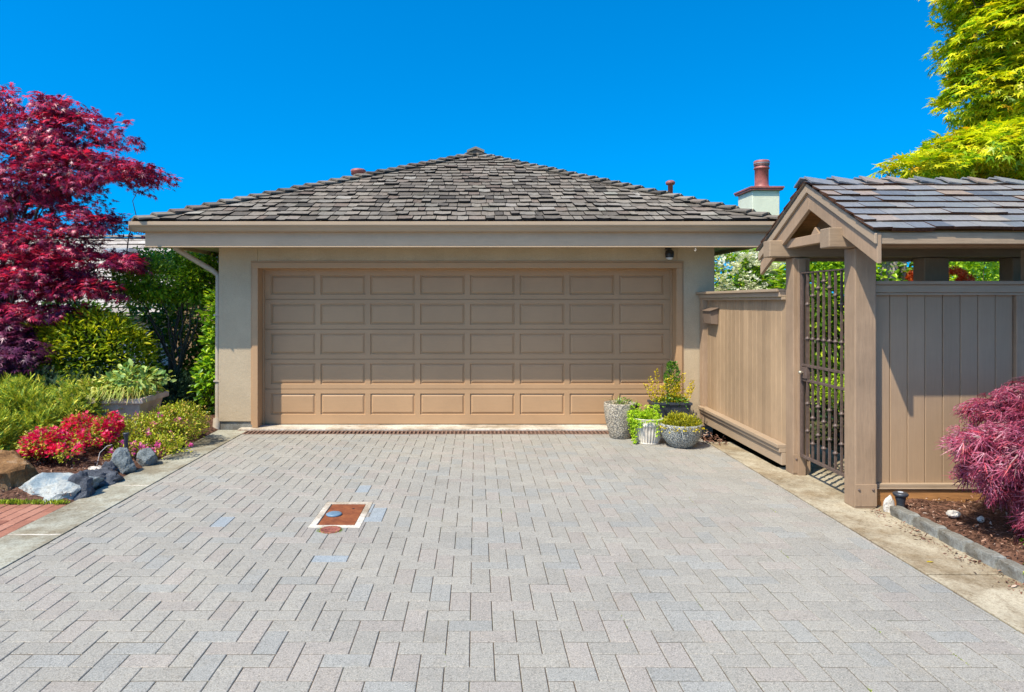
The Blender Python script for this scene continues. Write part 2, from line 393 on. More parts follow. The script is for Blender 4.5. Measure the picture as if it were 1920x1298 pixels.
def T_flower(n=5, cup=.3):
    v = [(0,0,0)]; f = []
    for i in range(n):
        a = 2*math.pi*i/n; b = len(v)
        for da, L in ((-.45,.7),(0,1),(.45,.7)):
            v.append((L*math.cos(a+da)*.5, L*math.sin(a+da)*.5, cup*L*L*.5))
        f.append((0, b, b+1, b+2))
    return v, f
TP = dict(oval=T_oval(), round=T_oval(.36), slim=T_oval(.15), star=T_star(), star5=T_star(5,.30,.2,100), lace=T_lace(), frond=T_frond(), blade=T_blade(), flower=T_flower())

def norm(a): return a/np.maximum(np.linalg.norm(a, axis=-1, keepdims=True), 1e-9)
def leaf_mesh(name, groups, mat, parent=None, origin=(0,0,0), extra=None):
    """groups: list of (template, P(N,3), D(N,3), U(N,3), size(N,), matindex)"""
    V = []; L = []; LS = []; MI = []; vb = 0
    for tpl, P, D, U, sz, mi in groups:
        tv, tf = TP[tpl]; tv = np.array(tv); N = len(P)
        if N == 0: continue
        D = norm(D); W = norm(np.cross(U, D)); Z = np.cross(D, W)
        vv = P[:,None,:] + sz[:,None,None]*(tv[None,:,0:1]*D[:,None,:] + tv[None,:,1:2]*W[:,None,:] + tv[None,:,2:3]*Z[:,None,:])
        V.append(vv.reshape(-1,3)); kk = len(tv)
        li = np.concatenate([np.array(f) for f in tf]); ls = np.array([len(f) for f in tf])
        L.append((li[None,:]+(np.arange(N)*kk)[:,None]+vb).reshape(-1)); LS.append(np.tile(ls, N))
        MI.append(np.full(N*len(tf), mi)); vb += N*kk
    V = np.concatenate(V); L = np.concatenate(L); LS = np.concatenate(LS); MI = np.concatenate(MI)
    org = np.array(ORG[parent]) if parent is not None else np.array(origin)
    V = V-org
    me = bpy.data.meshes.new(name)
    me.vertices.add(len(V)); me.vertices.foreach_set('co', V.astype(np.float32).ravel())
    me.loops.add(len(L)); me.loops.foreach_set('vertex_index', L.astype(np.int32))
    me.polygons.add(len(LS)); st = np.concatenate([[0], np.cumsum(LS)[:-1]])
    me.polygons.foreach_set('loop_start', st.astype(np.int32))
    me.polygons.foreach_set('material_index', MI.astype(np.int32))
    me.update(calc_edges=True)
    return finish(me, name, mat, parent, tuple(org))
def sphere_pts(n, lo=0.0, pw=.45):
    d = norm(rng.normal(size=(n,3))); r = (lo+(1-lo)*rng.random(n)**pw)[:,None]
    return d*r, d
def spray_centres(ells, n, pw=.4, lo=.2, zmin=None):
    vol = np.array([(e[3]*e[4]*e[5])**.7*(e[6] if len(e) > 6 else 1) for e in ells]); vol /= vol.sum()
    idx = rng.choice(len(ells), n, p=vol); E = np.array(ells)[idx]
    p, d = sphere_pts(n, lo, pw)
    P = E[:,:3]+p*E[:,3:6]; D = norm(d*1.0/E[:,3:6])
    if zmin is not None:
        kp = P[:,2] > zmin; P, D = P[kp], D[kp]
    return P, D
def crown_leaves(ells, nspray, per, srad, tpl, size, flat=.25, droop=.5, up=1.0, pw=.4, lo=.2, zmin=None, mi=0, svar=.35, outw=1.0, centres=None):
    C, O = centres if centres is not None else spray_centres(ells, nspray, pw, lo, zmin)
    n = len(C); m = n*per
    Cc = np.repeat(C, per, 0); Oc = np.repeat(O, per, 0)
    a = rng.random(m)*2*np.pi; r = np.sqrt(rng.random(m))*srad
    off = np.stack([np.cos(a)*r, np.sin(a)*r, rng.normal(size=m)*srad*flat], 1)
    # discs tilt: outer rim hangs lower in outward direction
    tilt = -(off[:,0]*Oc[:,0]+off[:,1]*Oc[:,1])*.45
    off[:,2] += tilt
    P = Cc+off
    rad = np.stack([np.cos(a), np.sin(a), np.zeros(m)], 1)
    D = rad*.7+Oc*outw*.8+np.array([0,0,-droop])+rng.normal(size=(m,3))*.45
    U = np.array([0,0,1.0])*up+Oc*.6+rng.normal(size=(m,3))*.45
    sz = size*(1+svar*(rng.random(m)*2-1))
    if zmin is not None:
        kp = P[:,2] > zmin; P, D, U, sz = P[kp], D[kp], U[kp], sz[kp]
    return (tpl, P, D, U, sz, mi)
def pe(px, py, rx, ry, Y, ry_=None, w=1):
    q = Y/1280.0; return ((px-893)*q, Y, 1.68-(py-567)*q, rx*q, ry_ or rx*q*.8, ry*q, w)
def limb(mb, p0, p1, r0, r1, sag=.1, n=7, wob=.04):
    p0 = Vector(p0); p1 = Vector(p1); pts = []; L = (p1-p0).length
    for i in range(n+1):
        t = i/n; p = p0.lerp(p1, t); p.z += math.sin(t*math.pi)*sag*L
        if 0 < i < n: p += Vector((rnd.uniform(-1,1), rnd.uniform(-1,1), rnd.uniform(-1,1)))*wob*L
        pts.append(p)
    mb.tube(pts, [r0+(r1-r0)*i/n for i in range(n+1)], 7)
    return pts
def tree(name, label, cat, base, fork, ells, leafargs, lmat, bmat, nlimb=14, r=.09, group=None, extra=None, trunks=1, twigs=60):
    t = thing(name, base, label, cat, group)
    C, O = spray_centres(ells, leafargs['nspray'], leafargs.get('pw',.4), leafargs.get('lo',.2), leafargs.get('zmin'))
    la = dict(leafargs); la.pop('nspray')
    g = [crown_leaves(ells, 0, centres=(C, O), **la)]
    if extra: g += extra
    leaf_mesh('crown', g, lmat, t)
    mb = MB()
    for q in range(trunks):
        fk = Vector(fork)+Vector((rnd.uniform(-.3,.3), rnd.uniform(-.3,.3), rnd.uniform(-.2,.2)))*(1 if q else 0)
        b0 = Vector(base)+Vector((rnd.uniform(-.06,.06), rnd.uniform(-.06,.06), -.05))*(1 if q else 0)-Vector((0,0,.05))
        limb(mb, b0, fk, r*(1.25 if q == 0 else .8), r*.75 if q == 0 else r*.5, 0, 6, .025)
        idx = rng.choice(len(C), min(nlimb, len(C)), replace=False)
        ends = []
        for i in idx:
            pts = limb(mb, fk, C[i], r*.42, r*.05, .08, 9, .02); ends += pts[3:]
        for i in rng.choice(len(C), min(twigs//trunks, len(C)), replace=False):
            c = Vector(C[i]); e = min(ends, key=lambda p: (p-c).length)
            limb(mb, e, c, r*.13, r*.04, .06, 4, .05)
    mb.build('trunk', bmat, t)
    return t
def shrub(name, label, cat, base, ells, la, lmat, group=None, extra=None, stems=10, sr=.012, bmat=None):
    t = thing(name, base, label, cat, group)
    la = dict(la); n = la.pop('nspray')
    C, O = spray_centres(ells, n, la.get('pw',.4), la.get('lo',.2), la.get('zmin'))
    g = [crown_leaves(ells, 0, centres=(C, O), **la)]
    leaf_mesh('foliage', g, lmat, t)
    if extra:
        for nm, gg, mm in extra: leaf_mesh(nm, gg, mm, t)
    mb = MB()
    for i in rng.choice(len(C), min(stems, len(C)), replace=False):
        limb(mb, Vector(base)+Vector((rnd.uniform(-1,1), rnd.uniform(-1,1), 0))*.08, C[i], sr, sr*.4, .12, 5, .04)
    mb.build('stem', bmat or M['bark_dark'], t)
    return t

# ------------------------------------------------------------------ camera, light
F = 1280.0; H = 1.68; VX, VY = 893.0, 567.0
def at(px, py, Y): return Vector(((px-VX)*Y/F, Y, H-(py-VY)*Y/F))
cam = bpy.data.cameras.new('camera'); camo = bpy.data.objects.new('camera', cam); COL.objects.link(camo)
cam.sensor_width = 36; cam.lens = 24; cam.shift_x = (960-VX)/1920; cam.shift_y = -(649-VY)/1920
cam.clip_end = 1000; cam.clip_start = .05
camo.location = (0,0,H); camo.rotation_euler = (R(90),0,0); S.camera = camo
SUNV = Vector((1.03, 1.0, -2.02)).normalized()
sun = bpy.data.lights.new('sun', 'SUN'); sun.energy = 3.7; sun.angle = R(.55); sun.color = (1, .93, .80)
suno = bpy.data.objects.new('sun', sun); COL.objects.link(suno)
suno.rotation_euler = SUNV.to_track_quat('-Z', 'Y').to_euler(); suno.location = (-6, -5, 12)
W = bpy.data.worlds.new('World'); S.world = W; W.use_nodes = True
wn = W.node_tree.nodes; wl = W.node_tree.links
sky = wn.new('ShaderNodeTexSky'); sky.sky_type = 'NISHITA'; sky.sun_disc = False
sky.sun_elevation = math.asin(-SUNV.z); sky.sun_rotation = math.atan2(-SUNV.x, -SUNV.y)
sky.altitude = 400; sky.air_density = 1.0; sky.dust_density = 2.0; sky.ozone_density = 3.0
tcw = wn.new('ShaderNodeTexCoord'); va = wn.new('ShaderNodeVectorMath'); va.operation = 'ADD'; va.inputs[1].default_value = (0,0,.15)
vn = wn.new('ShaderNodeVectorMath'); vn.operation = 'NORMALIZE'
wl.new(tcw.outputs['Generated'], va.inputs[0]); wl.new(va.outputs[0], vn.inputs[0]); wl.new(vn.outputs[0], sky.inputs[0])
hsv = wn.new('ShaderNodeHueSaturation'); hsv.inputs['Saturation'].default_value = 1.75; hsv.inputs['Value'].default_value = 1
tint = wn.new('ShaderNodeMix'); tint.data_type = 'RGBA'; tint.blend_type = 'MULTIPLY'; tint.inputs[0].default_value = 1; tint.inputs[7].default_value = (.97, 1.06, 1.0, 1)
wl.new(sky.outputs[0], hsv.inputs['Color']); wl.new(hsv.outputs[0], tint.inputs[6]); wl.new(tint.outputs[2], wn['Background'].inputs['Color'])
wn['Background'].inputs['Strength'].default_value = .15
S.view_settings.view_transform = 'Standard'; S.view_settings.look = 'None'; S.view_settings.exposure = .80

# ------------------------------------------------------------------ ground and paving (structure)
def struct(o): o['kind'] = 'structure'; return o
g = MB(); g.add([(-120,-30,-.30),(120,-30,-.30),(120,220,-.30),(-120,220,-.30)], [(0,1,2,3)])
struct(g.build('ground', M['ground'], origin=(0,0,-.3)))
g = MB(); g.add([(-3.4,-3.2,-.006),(2.78,-3.2,-.006),(2.78,8.72,-.006),(-3.4,8.72,-.0045)], [(0,1,2,3)])
jb = struct(g.build('paving_bed', M['joint'], origin=(0,0,-.006)))
XL, XR, YB, YT = -2.985, 2.77, -3.0, 8.69
HX0, HX1, HY0, HY1 = -1.255, -.865, 5.09, 5.74     # utility cover frame
PW = .1158
blue = [(-1.99, 5.18), (-1.06, 4.48), (-.90, 5.60), (-.82, 5.42), (-.82, 5.30), (-.99, 6.05)]
pv = MB()
def paver(x0, x1, y0, y1):
    gx_ = .0019; gy_ = .0034; x0 += gx_; x1 -= gx_; y0 += gy_; y1 -= gy_
    x0 = max(x0, XL); x1 = min(x1, XR); y0 = max(y0, YB); y1 = min(y1, YT)
    if x1-x0 < .012 or y1-y0 < .012: return
    cx, cy = (x0+x1)/2, (y0+y1)/2
    rects = [(x0,x1,y0,y1)]
    if x1 > HX0 and x0 < HX1 and y1 > HY0 and y0 < HY1:
        rects = []
        if x0 < HX0-.012: rects.append((x0, HX0, y0, y1))
        if x1 > HX1+.012: rects.append((HX1, x1, y0, y1))
        xa, xb = max(x0, HX0), min(x1, HX1)
        if y0 < HY0-.012: rects.append((xa, xb, y0, HY0))
        if y1 > HY1+.012: rects.append((xa, xb, HY1, y1))
    b = .285*rnd.uniform(.945, 1.05); q = rnd.random()
    col = (b*1.055, b*1.0, b*.86) if q < .66 else ((b*1.09, b*.995, b*.86) if q < .88 else (b*1.0, b*.985, b*.885))
    if any(x0 < bx < x1 and y0 < by < y1 for bx, by in blue): col = (.28, .31, .32)
    pv.cur = col
    z = rnd.uniform(-.0012, .0012); tx = rnd.uniform(-.0009, .0009); ty = rnd.uniform(-.0009, .0009); c = .0032
    for (a0,a1,b0,b1) in rects:
        vs = []
        for (X, Y, dz) in ((a0,b0,-.03),(a1,b0,-.03),(a1,b1,-.03),(a0,b1,-.03),(a0,b0,-.003),(a1,b0,-.003),(a1,b1,-.003),(a0,b1,-.003),(a0+c,b0+c,0),(a1-c,b0+c,0),(a1-c,b1-c,0),(a0+c,b1-c,0)):
            vs.append((X, Y, dz+z+tx*(1 if X > (a0+a1)/2 else -1)+ty*(1 if Y > (b0+b1)/2 else -1)))
        pv.add(vs, [(8,9,10,11)]+[(i,(i+1)%4,4+(i+1)%4,4+i) for i in range(4)]+[(4+i,4+(i+1)%4,8+(i+1)%4,8+i) for i in range(4)])
OX, OY = .085, .02
for i in range(-60, 60):
    for j in range(-60, 90):
        # herringbone: a horizontal brick starts where (i-j)%4==0, a lengthwise one where (i-j)%4==2
        mm = (i+j) % 4
        x, y = i*PW+OX, j*PW+OY
        if x > XR+.3 or x < XL-.3 or y < YB-.3 or y > YT+.3: continue
        if mm == 0: paver(x, x+2*PW, y, y+PW)
        elif mm == 3: paver(x, x+PW, y-PW, y+PW) if False else None
for i in range(-60, 60):
    for j in range(-60, 90):
        if (i+j) % 4 == 2:
            x, y = i*PW+OX, j*PW+OY
            if XL-.3 < x < XR+.3 and YB-.3 < y < YT+.3: paver(x, x+PW, y, y+2*PW)
struct(pv.build('driveway', M['paver'], origin=(0,0,0)))
# moss tufts in the joints
P = []
for _ in range(11):
    x = round(rnd.uniform(-.7, 2.6)/PW)*PW+OX; y = rnd.uniform(2.4, 6.0)
    yl = rnd.uniform(.02,.08)
    for q in range(22): P.append((x+rnd.gauss(0,.003), y+rnd.uniform(-yl,yl), -.006))
for q in range(240):
    a = rnd.uniform(0, 6.28); P.append((-1.075+.085*math.cos(a)+rnd.gauss(0,.008), 5.03+.065*math.sin(a)+rnd.gauss(0,.006), .0))
P = np.array(P); n = len(P)
tag(leaf_mesh('joint_moss', [('slim', P, rng.normal(size=(n,3))+[0,0,.8], rng.normal(size=(n,3)), .008+.007*rng.random(n), 0)], M['grass']), 'bright green moss tufts growing in the paving joints', 'moss', kind='stuff')
# drain, threshold
g = MB(); g.box(-3.12, 2.0, 8.925, 9.30, -.05, .022)
struct(g.build('threshold', M['white_conc'], origin=(0,9,0), bevel=.004))
dr = thing('trench_drain', (-.6, 8.8, 0), 'rusty slotted trench drain running along the garage threshold', 'drain')
g = MB(); g.box(-3.12, 2.6, 8.715, 8.90, -.06, -.03); g.build('channel', M['black'], dr)
g = MB(); g.box(-3.12, 2.6, 8.70, 8.716, -.04, .004); g.box(-3.12, 2.6, 8.900, 8.92, -.04, .004)
x = -3.10
while x < 2.6: g.box(x, x+.022, 8.716, 8.900, -.012, .003); x += .052
g.build('grating', M['grate'], dr)
# left kerb strip with pale joints
def strip(name, x0, x1, joints, mat, y0=-3.2, y1=8.70, wj=.010, z=.004):
    g = MB(); ys = [y0]+sorted(joints)+[y1]
    for a, b in zip(ys, ys[1:]): g.box(x0, x1, a+wj, b-wj, -.12, z+rnd.uniform(-.001,.001))
    return struct(g.build(name, mat, origin=((x0+x1)/2, 3, 0), bevel=.005, seg=2))
strip('kerb_strip', -3.39, -2.992, [-.4, .95, 2.28, 3.61, 4.93, 6.25, 7.57], M['kerb_l'], y1=8.98)
g = MB()
for y in (3.61, 4.93, 6.25): g.box(-3.385, -2.997, y-.009, y+.009, -.1, .0035)
struct(g.build('kerb_joint', M['white_conc'], origin=(-3.2, 5, 0)))
# right concrete walk, wider at the gate
g = MB()
for a, b in ((-3.2,-.1),(-.08,2.1),(2.12,4.2),(4.215,5.46)): g.box(2.78, 3.335, a, b, -.12, .004+rnd.uniform(-.001,.001))
g.box(2.78, 3.06, 5.475, 8.2, -.12, .004)
g.box(3.06, 6.4, 5.475, 6.95, -.12, .003)
g.box(3.42, 4.05, 6.955, 13.0, -.12, .002)
struct(g.build('concrete_walk', M['kerb_r'], origin=(3,4,0), bevel=.005, seg=2))
# red brick path on the left
g = MB(); g.add([(-9,-3,-.012),(-3.392,-3,-.012),(-3.392,5.70,-.012),(-9,5.70,-.012)], [(0,1,2,3)])
struct(g.build('brick_path_bed', M['joint'], origin=(-5,2,-.012)))
g = MB(); bw_, bl = .098, .205
for i in range(42):
    x1 = -3.398-i*bw_; x0 = x1-bw_+.006; y = -1.5+(i % 2)*bl/2
    while y < 5.69:
        ya, yb = y+.003, min(y+bl-.003, 5.69)
        if yb-ya > .03:
            z = rnd.uniform(-.002,.002); g.box(x0, x1, ya, yb, -.05, z)
        y += bl
struct(g.build('brick_path', M['brick'], origin=(-5,2,0), bevel=.004))

# unseen pale street added behind the viewer to bounce warm light forward
g = MB(); g.box(-40, 40, -16, -3.22, -.2, -.02); struct(g.build('bounce_road', M['kerb_r'], origin=(0,-9,0)))
# beds
def bed(name, x0, x1, y0, y1, z0, bumps, step=.07, seed=0, border=.12):
    nx, ny = int((x1-x0)/step), int((y1-y0)/step); vs = []
    for j in range(ny+1):
        for i in range(nx+1):
            x = x0+(x1-x0)*i/nx; y = y0+(y1-y0)*j/ny
            e = min(1, min(x-x0, x1-x, y-y0)/border+.02)
            z = z0*e+e*bumps*noise.noise(Vector((x*1.7+seed, y*1.7, 0)))+e*.02*noise.noise(Vector((x*9, y*9, seed)))
            vs.append((x, y, z-.02))
    fs = [(j*(nx+1)+i, j*(nx+1)+i+1, (j+1)*(nx+1)+i+1, (j+1)*(nx+1)+i) for j in range(ny) for i in range(nx)]
    g = MB(); g.add(vs, fs, True); return struct(g.build(name, M['mulch'], origin=(x0, y0, 0)))
bed('garden_bed', -12, -3.395, 5.68, 14, .07, .05, .09, 3)
bed('planting_bed', 3.42, 8, 3.0, 5.62, .075, .03, .05, 9)
g = MB(); g.box(-12, -3.3, 13.9, 30, -.4, .01); g.box(4.06, 24, 6.97, 30, -.4, .01); g.box(-3.3, 4.05, 17.2, 30, -.4, 0)
struct(g.build('back_lawn', M['ground'], origin=(0,14,0)))
def chips(name, n, fn, label):
    P = []; 
    while len(P) < n:
        p = fn()
        if p: P.append(p)
    P = np.array(P); D = rng.normal(size=(n,3))*[1,1,.35]; U = np.array([0,0,1])+rng.normal(size=(n,3))*.4
    sz = .012+.03*rng.random(n)**2
    return tag(leaf_mesh(name, [('slim', P, D, U, sz, 0)], M['chip']), label, 'bark mulch', kind='stuff')
chips('bark_mulch', 9000, lambda: (rnd.uniform(-5.6,-3.42), rnd.uniform(5.75,8.2), .058+rnd.uniform(-.012,.02)), 'reddish bark chips covering the soil of the left flower bed')
chips('bark_mulch', 5000, lambda: (rnd.uniform(3.40,4.9), rnd.uniform(3.2,5.58), .066+rnd.uniform(-.012,.02)), 'brown bark chips covering the soil of the bed by the right fence')
chips('bark_litter', 420, lambda: (3.24-abs(rnd.gauss(0,.07)), rnd.uniform(3.2,5.52), .008), 'scattered bark chips spilled on the concrete beside the gate post')

# utility cover
uc = thing('utility_cover', (-1.06, 5.41, 0), 'rusty square iron utility cover in a white concrete frame', 'utility cover')
g = MB(); m_ = .052
g.box(HX0, HX1, HY0, HY0+m_, -.05, .004); g.box(HX0, HX1, HY1-m_, HY1, -.05, .004)
g.box(HX0, HX0+m_, HY0+m_, HY1-m_, -.05, .0035); g.box(HX1-m_, HX1, HY0+m_, HY1-m_, -.05, .0035)
g.build('frame', M['white_conc'], uc, bevel=.006, seg=2)
g = MB(); g.box(HX0+m_+.006, HX1-m_-.004, HY0+m_+.004, HY1-m_-.004, -.03, -.002)
lid = g.build('lid', M['rust'], uc, bevel=.002)
g = MB(); g.lathe([(.055,-.004),(.062,.0),(.062,.008),(.052,.014),(.02,.016)], (-1.125, 5.40, 0), 28); g.build('blue_cap', M['blueplast'], uc)
g = MB(); g.lathe([(.010,-.004),(.010,.0)], (-1.0, 5.56, .0), 10); g.build('key_hole', M['black'], uc)
g = MB(); c0 = (-1.075, 5.035, -.002)
g.lathe([(.078,-.02),(.078,.008),(.070,.011),(.066,.008),(.01,.008)], c0, 32)
for q in range(4): g.box(-1.115+q*.024, -1.107+q*.024, 5.025, 5.038, .004, .0095)
g.build('valve_cover', M['rust_plain'], None, origin=(-1.075,5.035,0))
tag(bpy.data.objects['valve_cover'], 'small round red brown valve cover ringed with moss in the paving', 'valve cover')

# ------------------------------------------------------------------ shingled faces
def shake_face(mb, A, B, C, D, rows, wmin=.09, wmax=.24, th=.022, lift=.012, gap=.006, over=1.7, rg=None, curl=True, first=None):
    rg = rg or rnd
    A, B, C, D = map(Vector, (A, B, C, D)); ex = (B-A).normalized()
    Nn = (B-A).cross(D-A).normalized()
    if Nn.z < 0: Nn = -Nn
    up = Nn.cross(ex); up = up if up.z > 0 else -up
    hgt = (D-A).dot(up); e = hgt/rows
    for r_ in range(rows):
        t0 = r_/rows; t1 = min(1, (r_+over)/rows)
        def lim(t):
            l = A.lerp(D, t); rr = B.lerp(C, t); return (l-A).dot(ex), (rr-A).dot(ex)
        l0, r0 = lim(t0); l1, r1 = lim(t1); x = l0-rg.uniform(0, .1)
        while x < r0:
            w = rg.uniform(wmin, wmax)
            a0, b0 = max(x, l0), min(x+w-gap, r0); x += w
            if b0-a0 < .02: continue
            a1, b1 = max(a0, l1), min(b0, r1)
            if b1 < a1: a1 = b1 = min(max((a0+b0)/2, l1), r1) if l1 < r1 else (l1+r1)/2
            s0 = t0*hgt - rg.uniform(0, .012); s1 = t1*hgt
            z0 = th*1.15+rg.random()**3*lift*2.2; zt = rg.uniform(-.15, .15)*.02
            bend = rg.random()**2*.010 if curl else 0
            base = lambda u, s, n: A+ex*u+up*s+Nn*n
            tt = th*rg.uniform(.75, 1.25); mid = (a0+b0)/2; a1 = min(a1, b1)
            vs = [base(a0,s0,z0-tt+zt), base(mid,s0,z0-tt-bend), base(b0,s0,z0-tt-zt), base(b1,s1,-.002), base((a1+b1)/2,s1,-.002), base(a1,s1,-.002),
                  base(a0,s0,z0+zt), base(mid,s0,z0-bend), base(b0,s0,z0-zt), base(b1,s1,.004), base((a1+b1)/2,s1,.004), base(a1,s1,.004)]
            mb.add(vs, [(6,7,10,11),(7,8,9,10),(1,0,5,4),(2,1,4,3),(0,1,7,6),(1,2,8,7),(2,3,9,8),(5,0,6,11),(3,4,10,9),(4,5,11,10)], mi=[0,0,0,0,1,1,1,1,0,0])
def ridge_caps(mb, p0, p1, nrm_a, nrm_b, n, w=.14, th=.024, rg=rnd, over=1.35):
    """two boards per step, overlapping from p0 (low) to p1 (high)"""
    p0, p1 = Vector(p0), Vector(p1); d = (p1-p0).normalized(); L = (p1-p0).length/n
    for nrm in (nrm_a, nrm_b):
        nrm = Vector(nrm).normalized(); side = d.cross(nrm).normalized()
        other = Vector(nrm_b if nrm == Vector(nrm_a).normalized() else nrm_a).normalized()
        if side.dot(other) > 0: side = -side
        for i in range(n):
            s0 = i*L-rg.uniform(0,.012); s1 = s0+L*over; h0 = .072+rg.uniform(0,.010); h1 = .026; ww = w*rg.uniform(.92,1.06)
            mk = lambda s, q, h: p0+d*s+side*q+nrm*h
            mb.hexa([mk(s0,-.004,h0-th), mk(s0,ww,h0-th), mk(s1,ww,h1-th*.3), mk(s1,-.004,h1-th*.3), mk(s0,-.004,h0), mk(s0,ww,h0), mk(s1,ww,h1), mk(s1,-.004,h1)])

# ------------------------------------------------------------------ garage
YW = 9.035; YD = 9.25; YF = 8.41
gar = thing('garage', (-.2, 12.5, 0), 'low taupe stucco double garage with a weathered cedar shake hip roof', 'garage')
WX0, WX1, WZ = -3.41, 3.155, 2.45
DX0, DX1, DZ = -2.885, 2.645, 2.13
g = MB()
g.box(WX0, DX0-.012, YW, YW+.3, .10, WZ); g.box(DX1+.012, WX1, YW, YW+.3, .10, WZ); g.box(DX0-.012, DX1+.012, YW, YW+.3, DZ+.012, WZ)
g.box(WX0, WX0+.25, YW+.3, 17.0, .10, WZ); g.box(WX1-.25, WX1, YW+.3, 17.0, .10, WZ); g.box(WX0+.25, WX1-.25, 16.75, 17.0, .10, WZ)
g.build('wall', M['stucco'], gar, bevel=.008, seg=2)
g = MB(); g.box(WX0+.02, DX0-.014, YW+.02, YW+.28, -.1, .099); g.box(WX0+.02, WX0+.24, YW+.28, 16.9, -.1, .099); g.build('foundation', M['kerb_stone'], gar)
g = MB(); g.box(DX1+.014, WX1-.02, YW+.02, YW+.28, -.1, .099); g.box(WX1-.24, WX1-.02, YW+.28, 16.9, -.1, .099); g.build('foundation', M['kerb_stone'], gar)
g = MB()   # frame trim proud of the stucco + jamb returns
tw = .075
g.box(DX0-tw, DX0, YW-.022, YW+.26, .024, DZ); g.box(DX1, DX1+tw, YW-.022, YW+.26, .024, DZ); g.box(DX0-tw, DX1+tw, YW-.024, YW+.262, DZ, DZ+tw)
g.box(DX0-tw-.02, DX0-tw, YW-.010, YW+.02, .06, DZ+tw); g.box(DX1+tw, DX1+tw+.02, YW-.010, YW+.02, .06, DZ+tw); g.box(DX0-tw-.02, DX1+tw+.02, YW-.012, YW+.02, DZ+tw, DZ+tw+.022)
g.box(DX0, DX0+.02, YD-.035, YD-.004, .03, DZ); g.box(DX1-.02, DX1, YD-.035, YD-.004, .03, DZ); g.box(DX0+.02, DX1-.02, YD-.035, YD-.004, DZ-.02, DZ)
g.build('door_frame', M['door'], gar, bevel=.003)
gd = MB(); gd.box(DX0, DX1, YD+.05, YD+.06, .025, DZ); gdoor = gd.build('garage_door', M['door'], gar)
secz = [.030]+[.030+ .104+(2.09-.134)*i/5 for i in range(1,6)]
secz = [.030, .505, .910, 1.315, 1.720, 2.125]
# section edges read from the photo
nP = 8; pitch = (DX1-DX0-.0)/nP
for s_ in range(5):
    z0, z1 = secz[s_]+.003, secz[s_+1]-.003
    mb = MB()
    topr = .075 if s_ == 4 else .058; botr = .125 if s_ == 0 else .062
    # stiles and rails with recessed raised panels
    xs = []; cw = (DX1-DX0-.20+.07)/nP
    for i in range(nP):
        a = DX0+.10+i*cw; xs.append((a, a+cw-.07))
    yf = YD-.0; px0 = DX0+.001
    zb, zt = z0+botr, z1-topr
    mb.box(DX0+.001, DX1-.001, yf, yf+.045, z0, zb); mb.box(DX0+.001, DX1-.001, yf, yf+.045, zt, z1)
    ed = [DX0+.001]+[v for ab in xs for v in ab]+[DX1-.001]
    for i in range(0, len(ed), 2): mb.box(ed[i], ed[i+1], yf, yf+.045, zb, zt)
    for a, b in xs:
        def ring(i0, y0, i1, y1):
            o = [(a+i0,y0,zb+i0),(b-i0,y0,zb+i0),(b-i0,y0,zt-i0),(a+i0,y0,zt-i0)]; n_ = [(a+i1,y1,zb+i1),(b-i1,y1,zb+i1),(b-i1,y1,zt-i1),(a+i1,y1,zt-i1)]
            mb.add(o+n_, [(k_,(k_+1)%4,4+(k_+1)%4,4+k_) for k_ in range(4)])
        ring(0, yf, .006, yf+.016); ring(.006, yf+.016, .013, yf+.016); ring(.013, yf+.016, .036, yf+.003)
        mb.add([(a+.036,yf+.003,zb+.036),(b-.036,yf+.003,zb+.036),(b-.036,yf+.003,zt-.036),(a+.036,yf+.003,zt-.036)], [(0,1,2,3)])
    mb.build('door_section', M['door'], gdoor)
for s_ in range(1): 
    mb = MB(); mb.box(DX0+.004, DX1-.004, YD+.005, YD+.04, .023, .031); mb.build('weather_seal', M['black'], gdoor)
# eaves
FX0, FX1, FZ0, FZ1 = -4.08, 3.72, 2.372, 2.60
YBk = 17.7
g = MB()
g.box(FX0, FX1, YF, YF+.04, FZ0, FZ1); g.box(FX0, FX0+.04, YF+.04, YBk, FZ0+.03, FZ1); g.box(FX1-.04, FX1, YF+.04, YBk, FZ0+.03, FZ1); g.box(FX0+.04, FX1-.04, YBk-.04, YBk, FZ0, FZ1)
g.build('fascia', M['fascia'], gar, bevel=.003)
g = MB(); g.box(FX0-.004, FX1+.004, YF-.018, YF+.05, FZ0-.016, FZ0-.001); g.build('drip_mould', M['gutter'], gar, bevel=.003)
g = MB(); g.box(FX0+.04, FX1-.04, YF+.04, YBk-.04, WZ+.001, WZ+.03); g.build('soffit', M['soffit'], gar)
def gutter(mb, a, b, out, up0):
    """K-profile from a to b, out = unit outward dir"""
    a, b, out = Vector(a), Vector(b), Vector(out)
    prof = [(.0,0),(.075,0),(.092,.022),(.105,.045),(.125,.062),(.132,.075),(.132,.115),(.120,.118),(.120,.080),(.10,.058),(.08,.03),(.07,.012),(.012,.012),(.012,.11),(0,.11)]
    poly = [a+out*p+Vector((0,0,q+up0)) for p, q in prof]
    mb.prism(poly, (0,0,0), b-a)
g = MB(); gutter(g, (FX0-.135, YF-.002, 0), (FX1+.135, YF-.002, 0), (0,-1,0), 2.545)
g.box(FX0-.138, FX0-.134, YF-.135, YF-.002, 2.548, 2.662); g.box(FX1+.134, FX1+.138, YF-.135, YF-.002, 2.548, 2.662)
g.build('gutter', M['gutter'], gar)
g = MB(); gutter(g, (FX0-.002, YF+.05, 0), (FX0-.002, YBk, 0), (-1,0,0), 2.545); g.build('gutter', M['gutter'], gar)
g = MB(); gutter(g, (FX1+.002, YBk, 0), (FX1+.002, YF+.05, 0), (1,0,0), 2.545); g.build('gutter', M['gutter'], gar)
